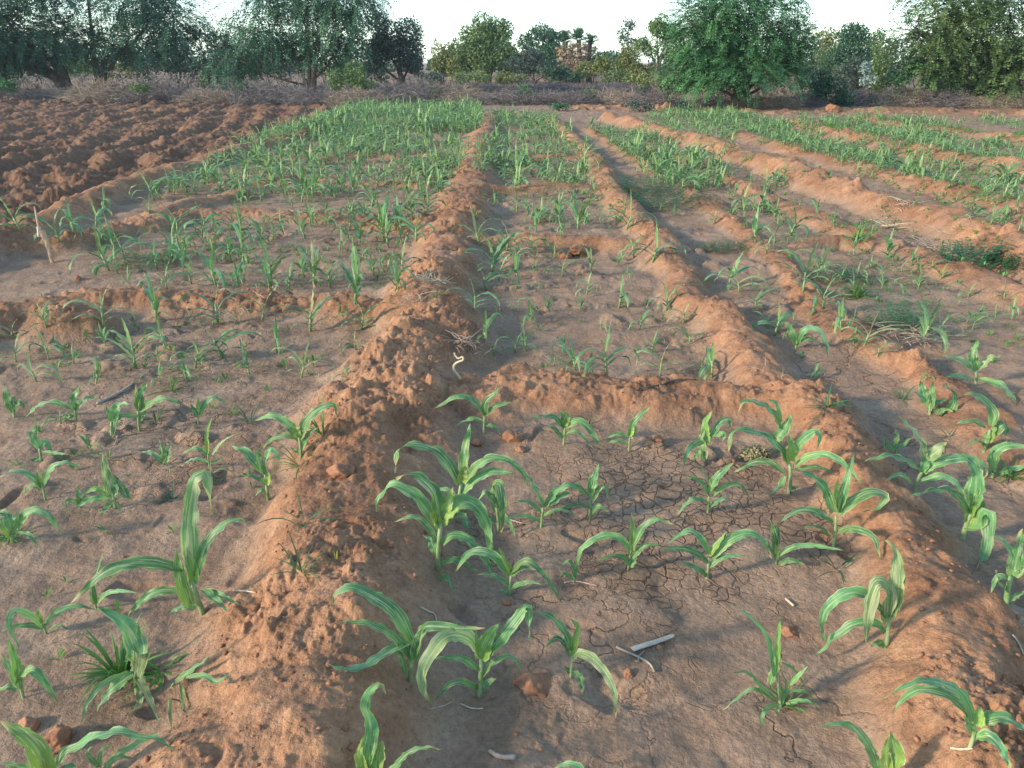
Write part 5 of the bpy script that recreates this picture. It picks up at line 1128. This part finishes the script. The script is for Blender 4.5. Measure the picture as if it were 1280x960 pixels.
palm(706, 48, 60, 15, 'left and slightly lower palm of the brown-skirted trio', 1)
palm(722, 45, 60, 15, 'middle and tallest palm of the brown-skirted trio', 2)
palm(736, 50, 61, 13, 'right palm of the brown-skirted trio, darker fronds', 3)

# dead thorn brush heaped along the field edge
def brush_mesh(seed, n=950, leafy=60):
    r = random.Random(seed); mb = MB()
    for _ in range(n):
        a = r.uniform(0, 6.28); q = math.sqrt(r.random()) * .95
        p = Vector((q * math.cos(a), q * math.sin(a), r.random() ** 1.2 * .75 * (1 - q * q * .7)))
        d = Vector((r.gauss(0, 1), r.gauss(0, 1), r.gauss(.12, .55))).normalized(); L = r.uniform(.15, .55); P = [p.copy()]
        for i in range(4):
            d = (d + rdir(r) * .35 + Vector((0, 0, -.06))).normalized(); p = p + d * L / 4; p.z = max(p.z, .0); P.append(p.copy())
        t = r.random() ** 2
        tube(mb, P, r.uniform(.005, .011), .003, 3, 5, tint=t, r=r, cap=False)
        for _ in range(5):
            i = r.randrange(1, 5); e = P[i] + rdir(r) * r.uniform(.05, .14); tube(mb, [P[i], e], .0035, .0015, 3, 2, tint=t, r=r, cap=False)
    return mb.mesh('brush_pile', M_BRUSH2 if seed in (61, 63) else M_BRUSH, False)
BR = [brush_mesh(60 + i) for i in range(5)]
HEAPS = [  # px of the foot, distance, half width px, height px, label
 (60, 112, 35, 45, 22, 'low grey brush heap near the left edge'), (130, 117, 33, 50, 26, 'grey thorn brush heap below the two-trunk tree'), (200, 118, 32.5, 45, 28, 'grey thorn brush heap right of the two trunks'),
 (262, 120, 31.5, 42, 26, 'brush heap below the thin airy tree'), (325, 122, 31, 42, 30, 'grey brush heap left of the slim trunk'), (385, 124, 30.5, 38, 26, 'brush heap in front of the slim trunk'), (445, 126, 30, 42, 28, 'tangled bare-branch heap under the green bush'),
 (515, 127, 31, 45, 30, 'bluish grey brush heap below the round tree'), (575, 128, 31, 42, 26, 'brush heap at the far end of the left bed'), (640, 130, 30.5, 45, 25, 'grey brush heap straight ahead of the centre ridge'), (705, 130, 30.5, 45, 24, 'grey brush heap below the palms'),
 (765, 131, 31, 40, 20, 'low brush heap below the slender tree'), (820, 134, 30, 40, 24, 'dusty brush heap with the small green bush on it'), (600, 108, 44, 48, 14, 'farther brush heap under the tall broad tree'), (690, 108, 44, 48, 12, 'farther brush heap under the palms'), (775, 110, 43, 42, 14, 'farther brush heap right of the palms'), (520, 110, 42, 40, 16, 'farther brush heap under the round tree'),
 (890, 138, 28, 42, 18, 'brown brush under the left side of the drooping tree'), (960, 138, 28, 42, 18, 'brown brush under the right side of the drooping tree'), (1000, 137, 29, 32, 22, 'grey brush between the drooping tree and the dark bush'), (1070, 136, 29.5, 40, 30, 'dusty grey brush below the pale-leaved shrub'),
 (1125, 137, 29, 42, 26, 'blue-grey brush heap left of the rightmost trunk'), (1180, 138, 28.5, 40, 26, 'pinkish brown brush heap at the rightmost tree'), (1240, 138, 28, 42, 22, 'brown brush heap under the rightmost tree'), (1300, 138, 28, 40, 22, 'brown brush heap cut by the right edge'), (-20, 108, 37, 45, 18, 'brush heap past the left edge')]
for i, (px, py, Y, hw, hh, lb) in enumerate(HEAPS):
    m = Y / ray(640, 110).y / F; p = at_dist(px, py, Y); p.z = gz(p.x, p.y) - .03
    o = link('brush_pile', BR[i % 5], None, p); o.scale = (hw * m, hw * m * .6, hh * m * (.9 + .45 * ((i * 37) % 10) / 10)); o.rotation_euler.z = (i * 1.7) % 6.28 if False else (0.0 if i % 2 else math.pi)
    tag(o, lb, 'brush pile', 'dead thorn brush heaped along the field edge')
# dry undergrowth and the far wood that closes the horizon
def undergrowth():
    r = random.Random(9); mb = MB()
    for _ in range(8000):
        Y = r.uniform(37, 90); x = r.uniform(-1, 1) * Y * .85; z = 0
        if Y < 33 and abs(x) < 30 and r.random() < .6: continue
        p = Vector((x, Y, z)); h = r.uniform(.15, .5)
        t = r.random() ** 2
        for k in range(7):
            d = (UPV + rdir(r) * .8).normalized(); s = d.cross(rdir(r)).normalized(); leaf_quad(mb, p, d, s, h * r.uniform(.6, 1.1), .014, t)
    tag(link('dry_undergrowth', mb.mesh('dry_undergrowth', M_BRUSH, False)), 'dry grey undergrowth covering the ground behind the field', 'undergrowth', kind='stuff')
undergrowth()
def far_wood():
    r = random.Random(19); mb = MB()
    for i in range(120):
        Y = r.uniform(95, 140); x = (i / 119 * 2 - 1) * 150 + r.uniform(-1, 1)
        side = abs(x) / 75; R = r.uniform(1.1, 1.7) if -.12 < x / 150 < .22 else r.uniform(1.8, 3.0)
        crown_leafy(mb, Vector((x, Y, R * .8)), Vector((R * 1.9, R, R * .9)), 520, .45, r, .6)
    tag(link('far_wood', mb.mesh('far_wood', M_PROSB, False)), 'distant low wood closing the horizon', 'wood', kind='stuff')
far_wood()

# the air: a thin even haze, one closed box round the camera and everything built
def haze():
    m, ns, ls = mat('haze'); out = N(ns, 'OutputMaterial'); v = N(ns, 'VolumePrincipled')
    v.inputs['Color'].default_value = (.78, .9, 1.0, 1); v.inputs['Density'].default_value = .0005; v.inputs['Anisotropy'].default_value = .2
    ls.new(v.outputs[0], out.inputs['Volume'])
    x, y0, y1, z0, z1 = 520, -12, 440, -1.6, 11.5
    mb = MB(); i = [mb.add(p) for p in [(-x, y0, z0), (x, y0, z0), (x, y1, z0), (-x, y1, z0), (-x, y0, z1), (x, y0, z1), (x, y1, z1), (-x, y1, z1)]]
    for f in [(0, 3, 2, 1), (4, 5, 6, 7), (0, 1, 5, 4), (1, 2, 6, 5), (2, 3, 7, 6), (3, 0, 4, 7)]: mb.face(f)
    tag(link('haze', mb.mesh('haze', m, False)), kind='stuff', label='thin bluish haze over the field and trees')
haze()
